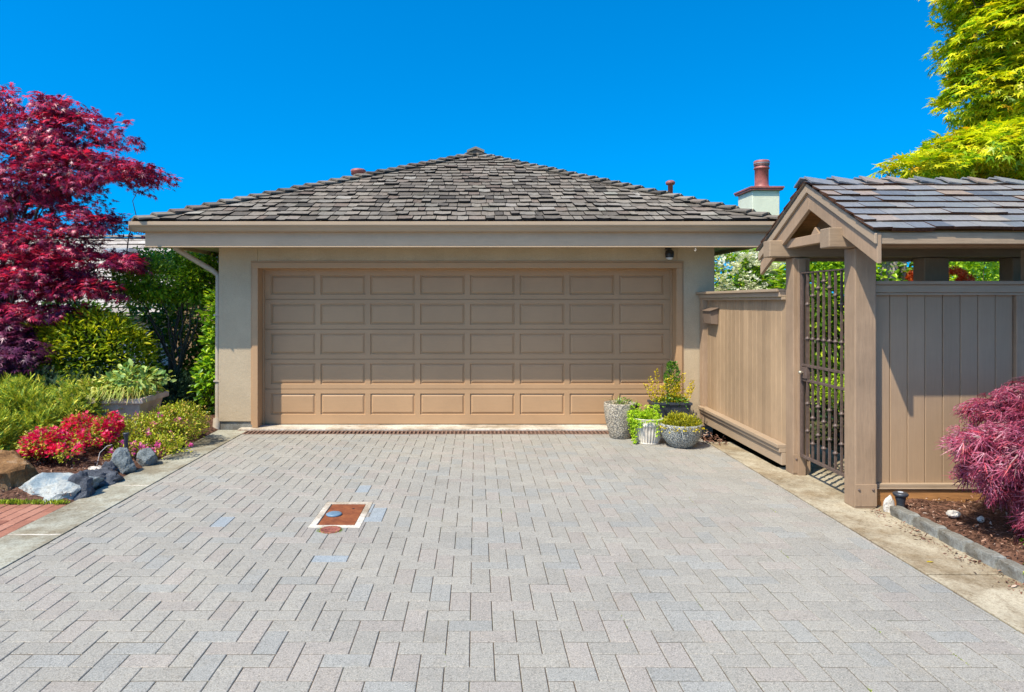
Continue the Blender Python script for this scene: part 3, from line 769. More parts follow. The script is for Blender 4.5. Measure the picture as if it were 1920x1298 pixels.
# downspout on the left side: slanted leg under the eave then down the corner
g = MB(); g.tube([(-3.98,9.02,2.47),(-3.98,9.02,2.40),(-3.93,9.04,2.36),(-3.52,9.13,2.10),(-3.455,9.14,2.04),(-3.455,9.14,1.9),(-3.455,9.13,.12)], .036, 12)
g.tube([(-3.455,9.13,.13),(-3.455,9.10,-.02)], .06, 12)
for z in (.62, 1.5): g.box(-3.50,-3.41,9.085,9.175,z,z+.02)
g.build('downspout', M['downspout'], gar)
# roof
AX, AY, AZ = 0.0, 12.28, 4.33
EL, ER, EY, EZ, EB = -4.15, 3.74, 8.33, 2.665, 17.85
apB = (0.0, 13.9, 4.33)
c_ = [(EL,EY,EZ),(ER,EY,EZ),(ER,EB,EZ),(EL,EB,EZ)]; ap = (AX,AY,AZ)
g = MB(); g.add([(x,y,z-.035) for x,y,z in c_+[ap,apB]]+[(x,y,z-.06) for x,y,z in c_], [(0,1,4),(1,2,5,4),(2,3,5),(3,0,4,5),(9,8,7,6),(0,6,7,1),(1,7,8,2),(2,8,9,3),(3,9,6,0)])
g.build('roof_deck', M['deck'], gar)
g = MB(); shake_face(g, c_[0], c_[1], ap, ap, 21, .085, .23, .026, .011, .009)
shake_face(g, c_[1], c_[2], apB, ap, 21, .16, .36, .026, .01); shake_face(g, c_[3], c_[0], ap, apB, 21, .16, .36, .026, .01); shake_face(g, c_[2], c_[3], apB, apB, 16, .25, .5, .03, .01)
g.build('roof', [M['shake_old'], M['butt_old']], gar)
def fn(a, b, c): return (Vector(b)-Vector(a)).cross(Vector(c)-Vector(a)).normalized()
nF = fn(c_[0], c_[1], ap); nR = fn(c_[1], c_[2], apB); nL = fn(c_[3], c_[0], ap); nB = fn(c_[2], c_[3], apB)
g = MB()
ridge_caps(g, c_[0], ap, nF, nL, 27); ridge_caps(g, c_[1], ap, nF, nR, 27); ridge_caps(g, apB, ap, nR, nL, 8); ridge_caps(g, c_[2], apB, nB, nR, 20); ridge_caps(g, c_[3], apB, nB, nL, 20)
g.build('ridge_cap', M['shake_old'], gar)
g = MB(); cx, cy, cz = AX-.01, AY-.02, AZ+.055
for sd in (-1, 1):
    g.hexa([(cx,cy-.16,cz+.02),(cx+sd*.15,cy-.16,cz-.045),(cx+sd*.15,cy+.3,cz-.045),(cx,cy+.3,cz+.02),(cx,cy-.16,cz+.06),(cx+sd*.155,cy-.16,cz-.005),(cx+sd*.155,cy+.3,cz-.005),(cx,cy+.3,cz+.06)] if sd > 0 else
           [(cx-.15,cy-.16,cz-.045),(cx,cy-.16,cz+.02),(cx,cy+.3,cz+.02),(cx-.15,cy+.3,cz-.045),(cx-.155,cy-.16,cz-.005),(cx,cy-.16,cz+.06),(cx,cy+.3,cz+.06),(cx-.155,cy+.3,cz-.005)])
g.prism([(cx-.11,cy-.13,cz-.09),(cx+.11,cy-.13,cz-.09),(cx+.11,cy-.13,cz-.035),(cx,cy-.13,cz+.02),(cx-.11,cy-.13,cz-.035)], (0,0,0), (0,.4,0))
g.build('ridge_end', M['shake_old'], gar)
# vents
v = at(672, 321, 12.2); g = MB(); g.lathe([(.10,-.45),(.10,-.07),(.13,-.065),(.13,-.02),(.135,-.015),(.135,.01),(.11,.03),(.03,.04)], v, 24); g.build('roof_vent', M['copper'], gar)
v = at(1257, 342, 12.6); g = MB(); g.lathe([(.045,-.5),(.045,-.05),(.075,-.045),(.085,-.02),(.085,.005),(.05,.03),(.01,.035)], v, 20); g.build('vent_pipe', M['copper'], gar)
# security lamp under the eave
sl = thing('wall_lamp', (2.53, YW-.01, 2.33), 'small black security lamp with a frosted lens under the garage eave', 'lamp')
g = MB(); g.lathe([(.04,0),(.04,.03),(.02,.035)], (2.53, YW-.035, 2.375), 16); g.tube([(2.53,YW-.005,2.39),(2.53,YW-.07,2.39),(2.53,YW-.10,2.36)], .018, 10)
g.lathe([(.052,-.035),(.058,0),(.055,.045),(.03,.07),(.01,.075)], (2.53, YW-.10, 2.30), 20); g.build('housing', M['black'], sl)
g = MB(); g.lathe([(.02,-.035),(.040,-.025),(.045,-.005),(.045,.0)], (2.53, YW-.10, 2.272), 20); g.build('lens', M['lens'], sl)
# small knot hook hanging from the drip moulding
g = MB(); p = at(1303, 466, YF); g.tube([p+Vector((0,-.01,0)), p+Vector((.012,-.012,-.02)), p+Vector((0,-.012,-.035)), p+Vector((-.015,-.012,-.02))], .004, 6)
tag(g.build('cable_clip', M['white'], None), 'tiny white cable clip hanging under the right end of the fascia', 'clip')
# meter box
mt = thing('meter_box', (-3.50, 9.45, .4), 'blue grey meter box on the garage side wall behind the downspout', 'meter')
g = MB(); g.box(-3.56,-3.412,9.36,9.56,.42,.66); g.build('box', M['meter'], mt, bevel=.012, seg=2)
g = MB(); g.box(-3.575,-3.412,9.345,9.575,.66,.69); g.build('lid', M['meter'], mt, bevel=.006)
g = MB(); g.tube([(-3.48,9.46,.42),(-3.48,9.46,0)], .018, 10); g.build('conduit', M['steel'], mt)

# chimney
ch = thing('chimney', (5.6, 14.6, 0), 'pale green rendered chimney stack with a red brown flue behind the garage', 'chimney')
p0 = at(1390, 350, 13.6); p1 = at(1462, 350, 13.6)
YC = 13.6; X0 = (1411-VX)*YC/F; X1 = (1462-VX)*YC/F
g = MB(); g.box(X0, X1, YC, YC+.75, -.3, H+(567-357)*YC/F); g.build('stack', M['stucco_green'], ch, bevel=.01)
zc = H+(567-357)*YC/F
g = MB(); g.box(X0-.05, X1+.05, YC-.06, YC+.81, zc, zc+.035); g.box(X0-.065, X1+.065, YC-.075, YC+.825, zc+.035, zc+.07); g.build('cap', M['copper'], ch, bevel=.004)
fx, fy = (1428-VX)*14.0/F, 14.0; g = MB()
g.lathe([(.19,.02),(.19,.05),(.15,.08),(.14,.11),(.135,.13),(.135,.44),(.155,.45),(.155,.47),(.14,.48),(.14,.52),(.15,.53),(.15,.555),(.155,.565),(.155,.60),(.14,.62),(.12,.62)], (fx, fy, zc+.05), 28)
g.build('flue', M['copper'], ch)
g = MB(); g.lathe([(.158,0),(.158,.012)], (fx, fy, zc+.605), 28); g.lathe([(.148,0),(.16,.004),(.148,.008)], (fx, fy, zc+.57), 28); g.build('flue_band', M['steel'], ch)

# ------------------------------------------------------------------ lychgate
lg = thing('lychgate', (4.5, 6.1, 0), 'taupe timber lychgate with a silvery shingled gable roof over the garden gate', 'lychgate')
PXa, PXb = 3.08, 3.255
def post(x0, x1, y0, y1, z1, z0=.0, plate=True):
    g = MB(); g.box(x0, x1, y0, y1, z0, z1); p = g.build('post', M['post'], lg, bevel=.010, seg=2)
    if plate:
        g = MB(); g.box(x0-.002, x1+.002, y0-.004, y0+.001, .02, .20); q = g.build('base_plate', M['post'], p, bevel=.002)
        for bx in (x0+.03, x1-.03):
            g = MB(); g.add(*sphere_cap((bx, y0-.004, .155), .011), smooth=True); g.build('bolt', M['iron'], p)
def sphere_cap(c, r):
    vs = []; fs = []
    for i in range(3):
        a = i*math.pi/6
        for k_ in range(8):
            b = k_*math.pi/4; vs.append((c[0]+r*math.cos(a)*math.cos(b), c[1]-r*math.sin(a), c[2]+r*math.cos(a)*math.sin(b)))
    vs.append((c[0], c[1]-r, c[2]))
    for i in range(2):
        for k_ in range(8): fs.append((i*8+k_, i*8+(k_+1)%8, (i+1)*8+(k_+1)%8, (i+1)*8+k_))
    for k_ in range(8): fs.append((16+k_, 16+(k_+1)%8, 24))
    return vs, fs
ZB0, ZB1 = 2.125, 2.287
post(PXa, PXb, 5.55, 5.72, ZB0); post(PXa, PXb-.01, 6.635, 6.80, ZB0-.01)
post(4.36, 4.60, 6.64, 6.82, ZB0-.01, plate=False); post(5.22, 5.46, 6.64, 6.82, ZB0-.01, plate=False); post(6.3, 6.5, 5.55, 5.72, ZB0, plate=False); post(4.62,4.75,5.72,5.80,ZB0,plate=False)
LX1 = 6.9
g = MB(); g.box(2.86, LX1, 5.535, 5.685, ZB0+.001, ZB1); g.build('beam', M['beamx'], lg, bevel=.008, seg=2)
g = MB(); g.box(2.845, LX1, 6.62, 6.77, ZB0-.005, ZB1-.006); g.build('beam', M['beamx'], lg, bevel=.008, seg=2)
RY, RZ = 6.09, 2.765; NY, NZ = 5.063, 2.228; BY, BZ = 7.117, 2.228
sl_ = (RZ-NZ)/(RY-NY)
def slab(mb, x0, x1, y0, y1, up0, up1, plumb=True):
    """sloped board on the slope from y0 to y1 (either side of ridge); vertical offsets up0<up1 from roof plane"""
    zf = lambda y: RZ-abs(y-RY)*sl_
    pts = [(y0, zf(y0)+up0), (y1, zf(y1)+up0), (y1, zf(y1)+up1), (y0, zf(y0)+up1)]
    mb.prism([(x0, y, z) for y, z in pts], (0,0,0), (x1-x0,0,0))
# rafters (pairs)
for y0, y1 in ((NY-.012, RY), (RY, BY+.012)):
    g = MB(); slab(g, 2.966, 3.0, y0, y1, -.255, -.029); g.build('rafter', M['post'], lg, bevel=.003)
for i, xr in enumerate((3.75, 4.55, 5.35, 6.15, 6.8)):
    for y0, y1 in ((5.60, RY), (RY, 6.70)):
        g = MB(); slab(g, xr, xr+.07, y0, y1, -.18, -.065); g.build('rafter', M['post'], lg, bevel=.004)
# barge boards: outer
for y0, y1 in ((NY-.02, RY), (RY, BY+.02)):
    g = MB(); slab(g, 2.944, 2.965, y0, y1, -.105, -.028); g.build('barge_board', M['trimx'], lg, bevel=.003)
# collar tie on gable
g = MB(); g.box(3.003, 3.07, 5.69, 6.615, 2.20, 2.285); g.build('tie_beam', M['post'], lg, bevel=.004)
g = MB(); g.prism([(3.02,6.02,2.287),(3.02,6.16,2.287),(3.02,6.09,2.35)], (0,0,0), (.04,0,0)); g.build('king_block', M['post'], lg)
g = MB(); g.box(3.3, 3.34, 5.69, 6.615, 2.287, 2.5); g.build('gable_board', M['trimx'], lg)
# eave fascia both sides, sheathing, shingles
g = MB(); g.box(3.001, LX1+.05, NY-.0, NY+.035, NZ-.115, NZ-.03); g.build('eave_board', M['beamx'], lg, bevel=.003)
g = MB(); g.box(3.001, LX1+.05, BY-.035, BY, NZ-.125, NZ-.03); g.build('eave_board', M['beamx'], lg, bevel=.003)
g = MB()
for y0, y1 in ((NY+.02, RY), (RY, BY-.02)): slab(g, 3.001, LX1, y0, y1, -.064, -.030)
g.build('roof_sheathing', M['kick'], lg)
g = MB(); rg = random.Random(31)
shake_face(g, (2.925,NY-.02,NZ-.02), (LX1+.05,NY-.02,NZ-.02), (LX1+.05,RY,RZ-.01), (2.925,RY,RZ-.01), 8, .12, .33, .025, .005, .003, 1.8, rg, False)
shake_face(g, (LX1+.05,BY+.02,NZ-.02), (2.925,BY+.02,NZ-.02), (2.925,RY,RZ-.01), (LX1+.05,RY,RZ-.01), 8, .12, .33, .025, .005, .003, 1.8, rg, False)
g.build('roof', [M['shake_new'], M['butt_new']], lg)
g = MB(); nn = fn((0,NY,NZ),(1,NY,NZ),(0,RY,RZ)); nb = Vector((0, -nn.y, nn.z))
ridge_caps(g, (2.915,RY,RZ-.035), (4.85,RY,RZ-.035), nn, nb, 8, .14, .014)
g.build('ridge_cap', M['shake_new'], lg)

# ------------------------------------------------------------------ iron gate
GX = 3.14
gt = thing('iron_gate', (GX, 6.1, .19), 'brown wrought iron gate of knuckled bars between two timber posts', 'gate')
gy0, gy1, gz0, gz1 = 5.74, 6.60, .19, 1.955
g = MB(); s = .012
g.box(GX-s, GX+s, gy0, gy0+.026, gz0, gz1); g.box(GX-s, GX+s, gy1-.03, gy1, gz0, gz1)
g.box(GX-s-.003, GX+s+.003, gy0, gy1, gz1, gz1+.014); g.box(GX-s, GX+s, gy0+.026, gy1-.03, gz0, gz0+.028)
for zr in (.938, 1.078): g.box(GX-s+.002, GX+s-.002, gy0+.026, gy1-.03, zr-.012, zr+.012)
g.build('gate_frame', M['iron'], gt, bevel=.002)
nb_ = 7
up_k = [1.66, 1.74, 1.81, 1.87, 1.81, 1.74, 1.66]
for i in range(nb_):
    y = gy1-.03-(gy1-gy0-.056)*(i+1)/(nb_+1)
    g = MB(); q = .0085; g.box(GX-q, GX+q, y-q, y+q, gz0+.028, .926); g.box(GX-q, GX+q, y-q, y+q, .950, 1.066); g.box(GX-q, GX+q, y-q, y+q, 1.090, gz1)
    b = g.build('gate_bar', M['iron'], gt)
    for z in (up_k[i], 1.335, (.72 if i % 2 == 0 else .60), (.46 if i % 2 == 0 else .36)):
        g = MB(); g.lathe([(.009,-.022),(.011,-.018),(.013,-.012),(.022,-.005),(.024,0),(.022,.005),(.013,.012),(.011,.018),(.009,.022)], (GX, y, z), 14); g.build('knuckle', M['iron'], b)
g = MB(); g.box(GX-.022, GX+.022, gy1-.145, gy1-.032, .955, 1.06); lk = g.build('lock_box', M['iron'], gt, bevel=.003)
g = MB(); g.tube([(GX-.022, gy1-.08, 1.01), (GX-.040, gy1-.08, 1.01)], .008, 10); g.lathe([(.008,-.016),(.018,-.010),(.020,0),(.018,.010),(.008,.016)], (GX-.045, gy1-.08, 1.01), 16); g.build('knob', M['brass'], lk)
g = MB(); g.box(GX-.02, GX+.045, 6.602, 6.634, .0, 2.10); tag(g.build('gate_stop', M['post'], lg), None)

# ------------------------------------------------------------------ fences
def planks(mb, a, b, y, z0, z1, w, axis='x', th=.02, g_=.0025, outw=-1):
    n = max(1, round(abs(b-a)/w)); w = (b-a)/n
    for i in range(n):
        p, q = a+i*w+g_, a+(i+1)*w-g_; o = rnd.uniform(-.0015, .0015)
        if axis == 'x': mb.box(min(p,q), max(p,q), y+o, y+th+o, z0, z1)
        else: mb.box(y+o, y+th+o, min(p,q), max(p,q), z0, z1)
ff = thing('board_fence', (5.0, 5.66, 0), 'taupe vertical board fence under the lychgate roof behind the red laceleaf maple', 'fence')
fx0 = PXb+.012; YP = 5.665
g = MB(); planks(g, fx0+.02, 4.455, YP, .175, 1.76, .153, th=.022); g.build('boards', M['boards'], ff, bevel=.004)
g = MB(); planks(g, 4.56, 7.6, YP, .175, 1.76, .153, th=.022); g.build('boards', M['boards'], ff, bevel=.004)
g = MB(); g.box(4.46, 4.555, YP-.03, YP+.06, 0, 1.80); g.build('fence_post', M['post'], ff, bevel=.004)
g = MB(); g.box(fx0-.008, 7.6, YP-.085, YP+.10, 1.825, 1.855); g.build('cap_rail', M['trimx'], ff, bevel=.004, seg=2)
g = MB(); g.box(fx0-.006, 7.6, YP-.055, YP-.002, 1.760, 1.824); g.box(fx0-.006, 7.6, YP-.040, YP-.003, 1.738, 1.758); g.build('top_rail', M['trimx'], ff, bevel=.003)
g = MB(); g.box(fx0-.004, 7.6, YP-.045, YP-.002, .155, .185); g.box(fx0-.004, 7.6, YP-.052, YP-.003, .140, .154); g.build('bottom_rail', M['trimx'], ff, bevel=.004)
g = MB(); g.box(fx0-.004, 7.6, YP-.035, YP+.02, .0, .139); g.build('kick_board', M['kick'], ff, bevel=.003)
g = MB(); g.box(3.45, 7.6, YP+.023, YP+.06, .4, .5); g.box(3.45, 7.6, YP+.023, YP+.06, 1.5, 1.6); g.build('back_rail', M['beamx'], ff)

sf = thing('side_fence', (3.05, 7.9, 0), 'sunlit taupe board fence running from the garage corner to the gate post', 'fence')
def fxp(y): return 2.985+(9.03-y)*(3.075-2.985)/(9.03-6.8)
ya, yb = 6.805, 9.0
def skew(mb, x_off0, x_off1, y0, y1, za0, za1, zb0=None, zb1=None):
    """box along the fence, x offset from the fence line; z may differ at the two ends (a near y0, b at y1)"""
    if zb0 is None: zb0, zb1 = za0, za1
    p = [(fxp(y0)+x_off0,y0,za0),(fxp(y0)+x_off1,y0,za0),(fxp(y1)+x_off1,y1,zb0),(fxp(y1)+x_off0,y1,zb0),
         (fxp(y0)+x_off0,y0,za1),(fxp(y0)+x_off1,y0,za1),(fxp(y1)+x_off1,y1,zb1),(fxp(y1)+x_off0,y1,zb1)]
    mb.hexa(p)
g = MB(); n = 19
for i in range(n):
    y0 = ya+(yb-.10-ya)*i/n+.002; y1 = ya+(yb-.10-ya)*(i+1)/n-.002; o = rnd.uniform(-.0015,.0015)
    skew(g, .02+o, .045+o, y0, y1, .25, 1.72)
g.build('boards', M['boards_side'], sf, bevel=.004)
g = MB(); skew(g, -.085, .13, ya, yb+.03, 1.785, 1.815); g.build('cap_rail', M['trimx'], sf, bevel=.004, seg=2)
g = MB(); skew(g, -.055, .018, ya, yb-.01, 1.735, 1.784); skew(g, -.03, .018, ya, yb-.01, 1.705, 1.733); g.build('top_rail', M['trimx'], sf, bevel=.003)
g = MB(); skew(g, -.075, .018, ya, yb-.02, .225, .262, .285, .322); skew(g, -.055, .018, ya, yb-.02, .18, .223, .24, .283); g.build('bottom_rail', M['trimx'], sf, bevel=.004, seg=2)
g = MB(); skew(g, -.03, .04, ya, yb-.02, .055, .178, .11, .238); g.build('kick_board', M['trimx'], sf, bevel=.003)
g = MB(); skew(g, -.035, .06, yb-.095, yb+.02, .06, 1.784); g.build('end_post', M['post'], sf, bevel=.004)
lb = thing('letter_box', (2.96, 8.66, 1.42), 'small brown wooden letter box with a sloping lid on the side fence', 'letter box')
x1 = fxp(8.66)+.018
g = MB(); g.prism([(x1,8.52,1.40),(x1,8.52,1.60),(x1-.10,8.52,1.565),(x1-.085,8.52,1.41)], (0,0,0), (0,.28,0)); g.build('box', M['letter'], lb, bevel=.003)
g = MB(); g.prism([(x1,8.49,1.605),(x1,8.49,1.616),(x1-.115,8.49,1.578),(x1-.115,8.49,1.566)], (0,0,0), (0,.34,0)); g.build('lid', M['letter'], lb, bevel=.002)

# kerb stones on the right
ys = [5.40, 5.12, 4.83, 4.56, 4.28, 3.98, 3.68, 3.38, 3.08]
kids = ['first pale kerb stone by the black bollard light', 'second kerb stone from the gate post', 'third kerb stone from the gate post', 'fourth kerb stone from the gate post', 'fifth kerb stone from the gate post, beside the sprouting seedling', 'sixth kerb stone from the gate post', 'seventh kerb stone from the gate post', 'eighth and last kerb stone from the gate post']
def faceted(cx, cy, cz, rx, ry, rz, seed, cuts=9, sub=3, amp=.12, rot=0, flat=None, boxy=1.0):
    bm = bmesh.new(); bmesh.ops.create_icosphere(bm, subdivisions=sub, radius=1); rg = random.Random(seed)
    pl = []
    for _ in range(cuts):
        n_ = Vector((rg.gauss(0,1), rg.gauss(0,1), rg.gauss(0,.8))).normalized(); pl.append((n_, rg.uniform(.55, .88)))
    if flat: pl.append((Vector((rg.uniform(-.15,.15), rg.uniform(-.3,.0), 1)).normalized(), flat))
    for v_ in bm.verts:
        c = v_.co.copy()
        if boxy < 1: c = Vector([math.copysign(abs(q)**boxy, q) for q in c])
        for n_, d in pl:
            q = c.dot(n_)
            if q > d: c -= n_*(q-d)*.92
        c *= 1+.06*noise.noise(c*11+Vector((seed,0,0)))+amp*noise.noise(c*2.2+Vector((seed*3.1,0,0)))+amp*.35*noise.noise(c*6+Vector((0,seed*1.3,0)))
        v_.co = c
    ca, sa = math.cos(rot), math.sin(rot)
    vs = [(cx+(v_.co.x*rx*ca-v_.co.y*ry*sa), cy+(v_.co.x*rx*sa+v_.co.y*ry*ca), cz+v_.co.z*rz) for v_ in bm.verts]
    fs = [tuple(v_.index for v_ in f.verts) for f in bm.faces]; bm.free(); return vs, fs
for i, (a, b) in enumerate(zip(ys, ys[1:])):
    g = MB(); o = rnd.uniform(-.006,.006)
    bm = bmesh.new(); bmesh.ops.create_cube(bm, size=1); bmesh.ops.subdivide_edges(bm, edges=bm.edges[:], cuts=5, use_grid_fill=True)
    L = a-b-.018
    vs = []
    for v_ in bm.verts:
        c = v_.co; x = 3.30+o+c.x*.088; y = (a+b)/2+c.y*L; z = .028+c.z*.105
        nv = Vector((x,y,z))*14; e = .012 if c.z > 0 else .004
        rr = max(0, abs(c.x)*2-.75)+max(0, abs(c.z)*2-.75)*1+max(0, abs(c.y)*2-.85)
        vs.append((x-c.x*.02*rr+noise.noise(nv)*.010, y-c.y*.02*rr+noise.noise(nv+Vector((9,0,0)))*.006, z-c.z*.03*rr*.5+noise.noise(nv+Vector((0,7,0)))*.007))
    g.add(vs, [tuple(v_.index for v_ in f.verts) for f in bm.faces]); bm.free()
    tag(g.build('kerb_stone', M['kerb_stone']), kids[i], 'kerb stone', 'grey kerb stones edging the right bed')

# ------------------------------------------------------------------ rocks
def rock(name, label, cat, c, r, seed, mat, cuts=9, amp=.12, rot=0, flat=None, boxy=1, sub=4):
    g = MB(); vs, fs = faceted(*c, *r, seed, cuts, sub, amp, rot, flat, boxy); g.add(vs, fs, False)
    return tag(g.build(name, mat, None, origin=(c[0], c[1], c[2]-r[2]*.6)), label, cat)
rock('boulder', 'large brown and ochre boulder at the left edge of the flower bed', 'rock', (-4.33,6.15,.08), (.50,.34,.30), 5, M['rock_brown'], 10, .15, .25, .62, .6)
rock('flat_rock', 'broad pale blue white streaked rock lying beside the brick path', 'rock', (-3.70,6.02,.02), (.42,.31,.165), 11, M['rock_pale'], 7, .16, .15, .95)
rock('dark_rock', 'dark jagged rock in front of the pale streaked rock by the concrete strip', 'rock', (-3.45,5.93,.03), (.145,.16,.16), 23, M['rock_dark'], 9, .2, .4)
rock('low_rock', 'low slate grey rock between the jagged dark rock and the upright stone', 'rock', (-3.51,6.36,.03), (.19,.19,.12), 31, M['rock_dark'], 9, .22, .5)
rock('upright_rock', 'upright pointed grey green stone in front of the black path light', 'rock', (-3.475,6.74,.07), (.125,.11,.185), 46, M['rock_grey'], 9, .16, .2)
rock('small_rock', 'small blocky grey stone under the pink flowered azalea at the strip edge', 'rock', (-3.40,7.05,.05), (.10,.10,.12), 57, M['rock_grey'], 7, .1, .3, None, .7)
rock('small_rock', 'small pale blue rock between the ochre boulder and the flat streaked rock', 'rock', (-4.13,6.22,.05), (.12,.10,.11), 63, M['rock_pale'], 9, .15)
rock('small_rock', 'small dark wedge of stone behind the low slate grey rock', 'rock', (-3.56,6.62,.06), (.07,.06,.09), 67, M['rock_dark'], 8, .15)
rock('pebble', 'flat cream pebble lying on the mulch behind the low slate rock', 'rock', (-3.70,6.66,.055), (.085,.05,.03), 71, M['rock_white'], 5, .08)
rock('white_stone', 'pointed white stone standing at the foot of the gate post', 'rock', (3.30,5.46,.04), (.045,.04,.10), 81, M['rock_white'], 8, .12, .3, sub=3)
rock('pebble', 'larger white pebble on the bark of the right bed', 'rock', (3.60,5.15,.085), (.050,.038,.030), 85, M['rock_white'], 2, .15, sub=3)
rock('pebble', 'smaller white pebble on the bark near the laceleaf maple', 'rock', (3.71,5.02,.085), (.025,.022,.025), 88, M['rock_white'], 2, .1, sub=3)

# path lights
def path_light(x, y, z0, h, label, cap, group):
    t = thing('path_light', (x, y, z0), label, 'path light', group)
    if cap:
        g = MB(); g.lathe([(.030,-.1),(.030,.03),(.033,.05),(.038,h-.05),(.038,h-.035)], (x,y,z0), 20); g.build('pole', M['slate_plastic'], t)
        g = MB(); g.lathe([(.030,0),(.048,.008),(.056,.020),(.056,.030),(.048,.037),(.03,.04)], (x,y,z0+h-.036), 24); g.build('lamp_head', M['slate_plastic'], t)
        g = MB(); g.lathe([(.020,0),(.020,.003)], (x,y,z0+h+.003), 16); g.build('lens', M['lens'], t)
    else:
        g = MB(); g.lathe([(.020,-.1),(.020,h-.05),(.024,h-.04),(.030,h-.015)], (x,y,z0), 18); g.build('pole', M['slate_plastic'], t)
        g = MB(); g.lathe([(.030,0),(.032,.004),(.032,.012),(.022,.014)], (x,y,z0+h-.015), 18); g.build('lamp_head', M['slate_plastic'], t)
path_light(-3.60, 7.02, .04, .30, 'tall slim black path light standing in front of the azaleas', False, 'black path lights')
path_light(3.40, 5.47, .04, .115, 'short black bollard light at the corner of the right bed', True, 'black path lights')
g = MB(); g.tube([(-3.83,6.9,.05),(-3.85,6.98,.14),(-3.80,7.02,.20),(-3.76,7.05,.21)], .0028, 6)
g.tube([(-3.83,6.9,.05),(-3.78,6.80,.055),(-3.72,6.78,.05)], .0028, 6)
tag(g.build('irrigation_tube', M['dark_green_pipe']), 'thin pale irrigation tube looping out of the mulch by the red azalea', 'tube')
g = MB(); g.lathe([(.006,-.05),(.006,.07),(.014,.075),(.014,.09),(.005,.095)], (-4.0,6.75,.05), 10)
tag(g.build('sprinkler', M['black']), 'tiny black sprinkler head in the mulch below the red azalea', 'sprinkler')

# ------------------------------------------------------------------ pots
pot = thing('tall_planter', (1.785, 8.48, 0), 'tall pale exposed aggregate pot with withered blades, left in the group of pots', 'planter', 'pots in front of the garage door')
c0 = (1.785, 8.48, 0)
g = MB(); g.lathe([(.115,0),(.125,.01),(.150,.10),(.180,.22),(.196,.34),(.198,.42),(.195,.435),(.180,.437),(.175,.43),(.170,.39),(.01,.39)], c0, 40); g.build('pot', M['agg_warm'], pot)
g = MB(); g.lathe([(.168,.36),(.168,.395),(.05,.40)], c0, 24); g.build('soil', M['mulch'], pot)
def blades(n, c, r, size, lo=.3, hi=1.1, tpl='blade', spread=1.0):
    a = rng.random(n)*6.28; P = np.array(c)+np.stack([np.cos(a)*r*rng.random(n), np.sin(a)*r*rng.random(n), np.zeros(n)], 1)
    D = np.stack([np.cos(a)*spread, np.sin(a)*spread, lo+(hi-lo)*rng.random(n)], 1)+rng.normal(size=(n,3))*.15
    return (tpl, P, D, np.array([0,0,1.])+rng.normal(size=(n,3))*.2, size*(.6+.6*rng.random(n)), 0)
leaf_mesh('blades', [blades(26, (1.785,8.48,.39), .11, .19, .2, 1.6)], M['l_straw'], pot)
leaf_mesh('green_blades', [blades(14, (1.785,8.48,.39), .12, .20, .8, 2.4)], M['l_green'], pot)
pot = thing('fluted_planter', (2.055, 8.16, 0), 'white fluted pot overflowing with lime green trailing leaves', 'planter', 'pots in front of the garage door')
c0 = (2.055, 8.16, 0)
g = MB(); g.lathe([(.118,0),(.130,.002),(.131,.012),(.125,.016,0),(.130,.022,1),(.150,.08,1),(.165,.15,1),(.172,.205,1),(.172,.215,0),(.176,.22),(.178,.235),(.172,.24),(.168,.245),(.172,.29),(.178,.296),(.178,.302),(.165,.304),(.155,.29),(.15,.27),(.01,.27)], c0, 252, .09, 28); g.build('pot', M['white'], pot)
def trail(n, c, rim, ztop, dz, a0, a1, w=.05):
    """hanging strands: points over the rim between angles a0..a1"""
    a = R(a0)+(R(a1)-R(a0))*rng.random(n)
    t = rng.random(n)
    r = rim+.02+.02*rng.random(n); P = np.array(c)+np.stack([np.cos(a)*r, np.sin(a)*r, ztop-dz*t], 1)+rng.normal(size=(n,3))*.008
    return P, np.stack([np.cos(a), np.sin(a), np.zeros(n)], 1)
gs = [crown_leaves([(2.035,8.17,.315,.17,.15,.045)], 100, 14, .03, 'round', .018, .5, .3, 1, .3, .3),
      crown_leaves([(1.90,8.10,.30,.10,.08,.10),(1.93,8.28,.36,.09,.08,.10),(2.14,8.30,.36,.09,.07,.09)], 70, 14, .03, 'round', .022, .5, .3, 1, .3, .3)]
for a0, a1, dz, n in ((196, 214, .29, 190), (175, 200, .20, 160), (284, 290, .17, 40), (170, 235, .09, 200), (235, 340, .012, 60)):
    P, O = trail(n, c0, .165, .30, dz, a0, a1); gs.append(('round', P, O+np.array([0,0,-.8])+rng.normal(size=P.shape)*.4, O+rng.normal(size=P.shape)*.3, np.full(len(P), .021), 0))
leaf_mesh('trailing_leaves', gs, M['l_lime'], pot)
pot = thing('bowl_planter', (2.385, 7.95, 0), 'wide grey exposed aggregate bowl planted with low golden olive heather', 'planter', 'pots in front of the garage door')
c0 = (2.385, 7.95, 0)
g = MB(); g.lathe([(.105,0),(.125,.004),(.135,.02),(.165,.045),(.205,.10),(.228,.16),(.238,.22),(.240,.258),(.236,.270),(.222,.272),(.216,.262),(.21,.24),(.01,.235)], c0, 48); g.build('pot', M['agg_cool'], pot)
leaf_mesh('heather', [crown_leaves([(2.385,7.95,.265,.215,.20,.075)], 260, 16, .03, 'slim', .028, .7, -.8, .3, .3, .3), crown_leaves([(2.32,7.93,.33,.09,.08,.045)], 30, 14, .025, 'slim', .03, .7, -.8, .3, .3, .3)], M['l_moss'], pot)
P, O = trail(60, c0, .22, .26, .05, 190, 340); leaf_mesh('golden_leaves', [('round', P, O+rng.normal(size=P.shape)*.5, O+rng.normal(size=P.shape)*.3, np.full(len(P), .026), 0)], M['l_gold'], pot)
pot = thing('black_planter', (2.44, 8.62, 0), 'charcoal rectangular planter of golden and dark green shrubs behind the bowl', 'planter', 'pots in front of the garage door')
g = MB(); x, y = 2.44, 8.62
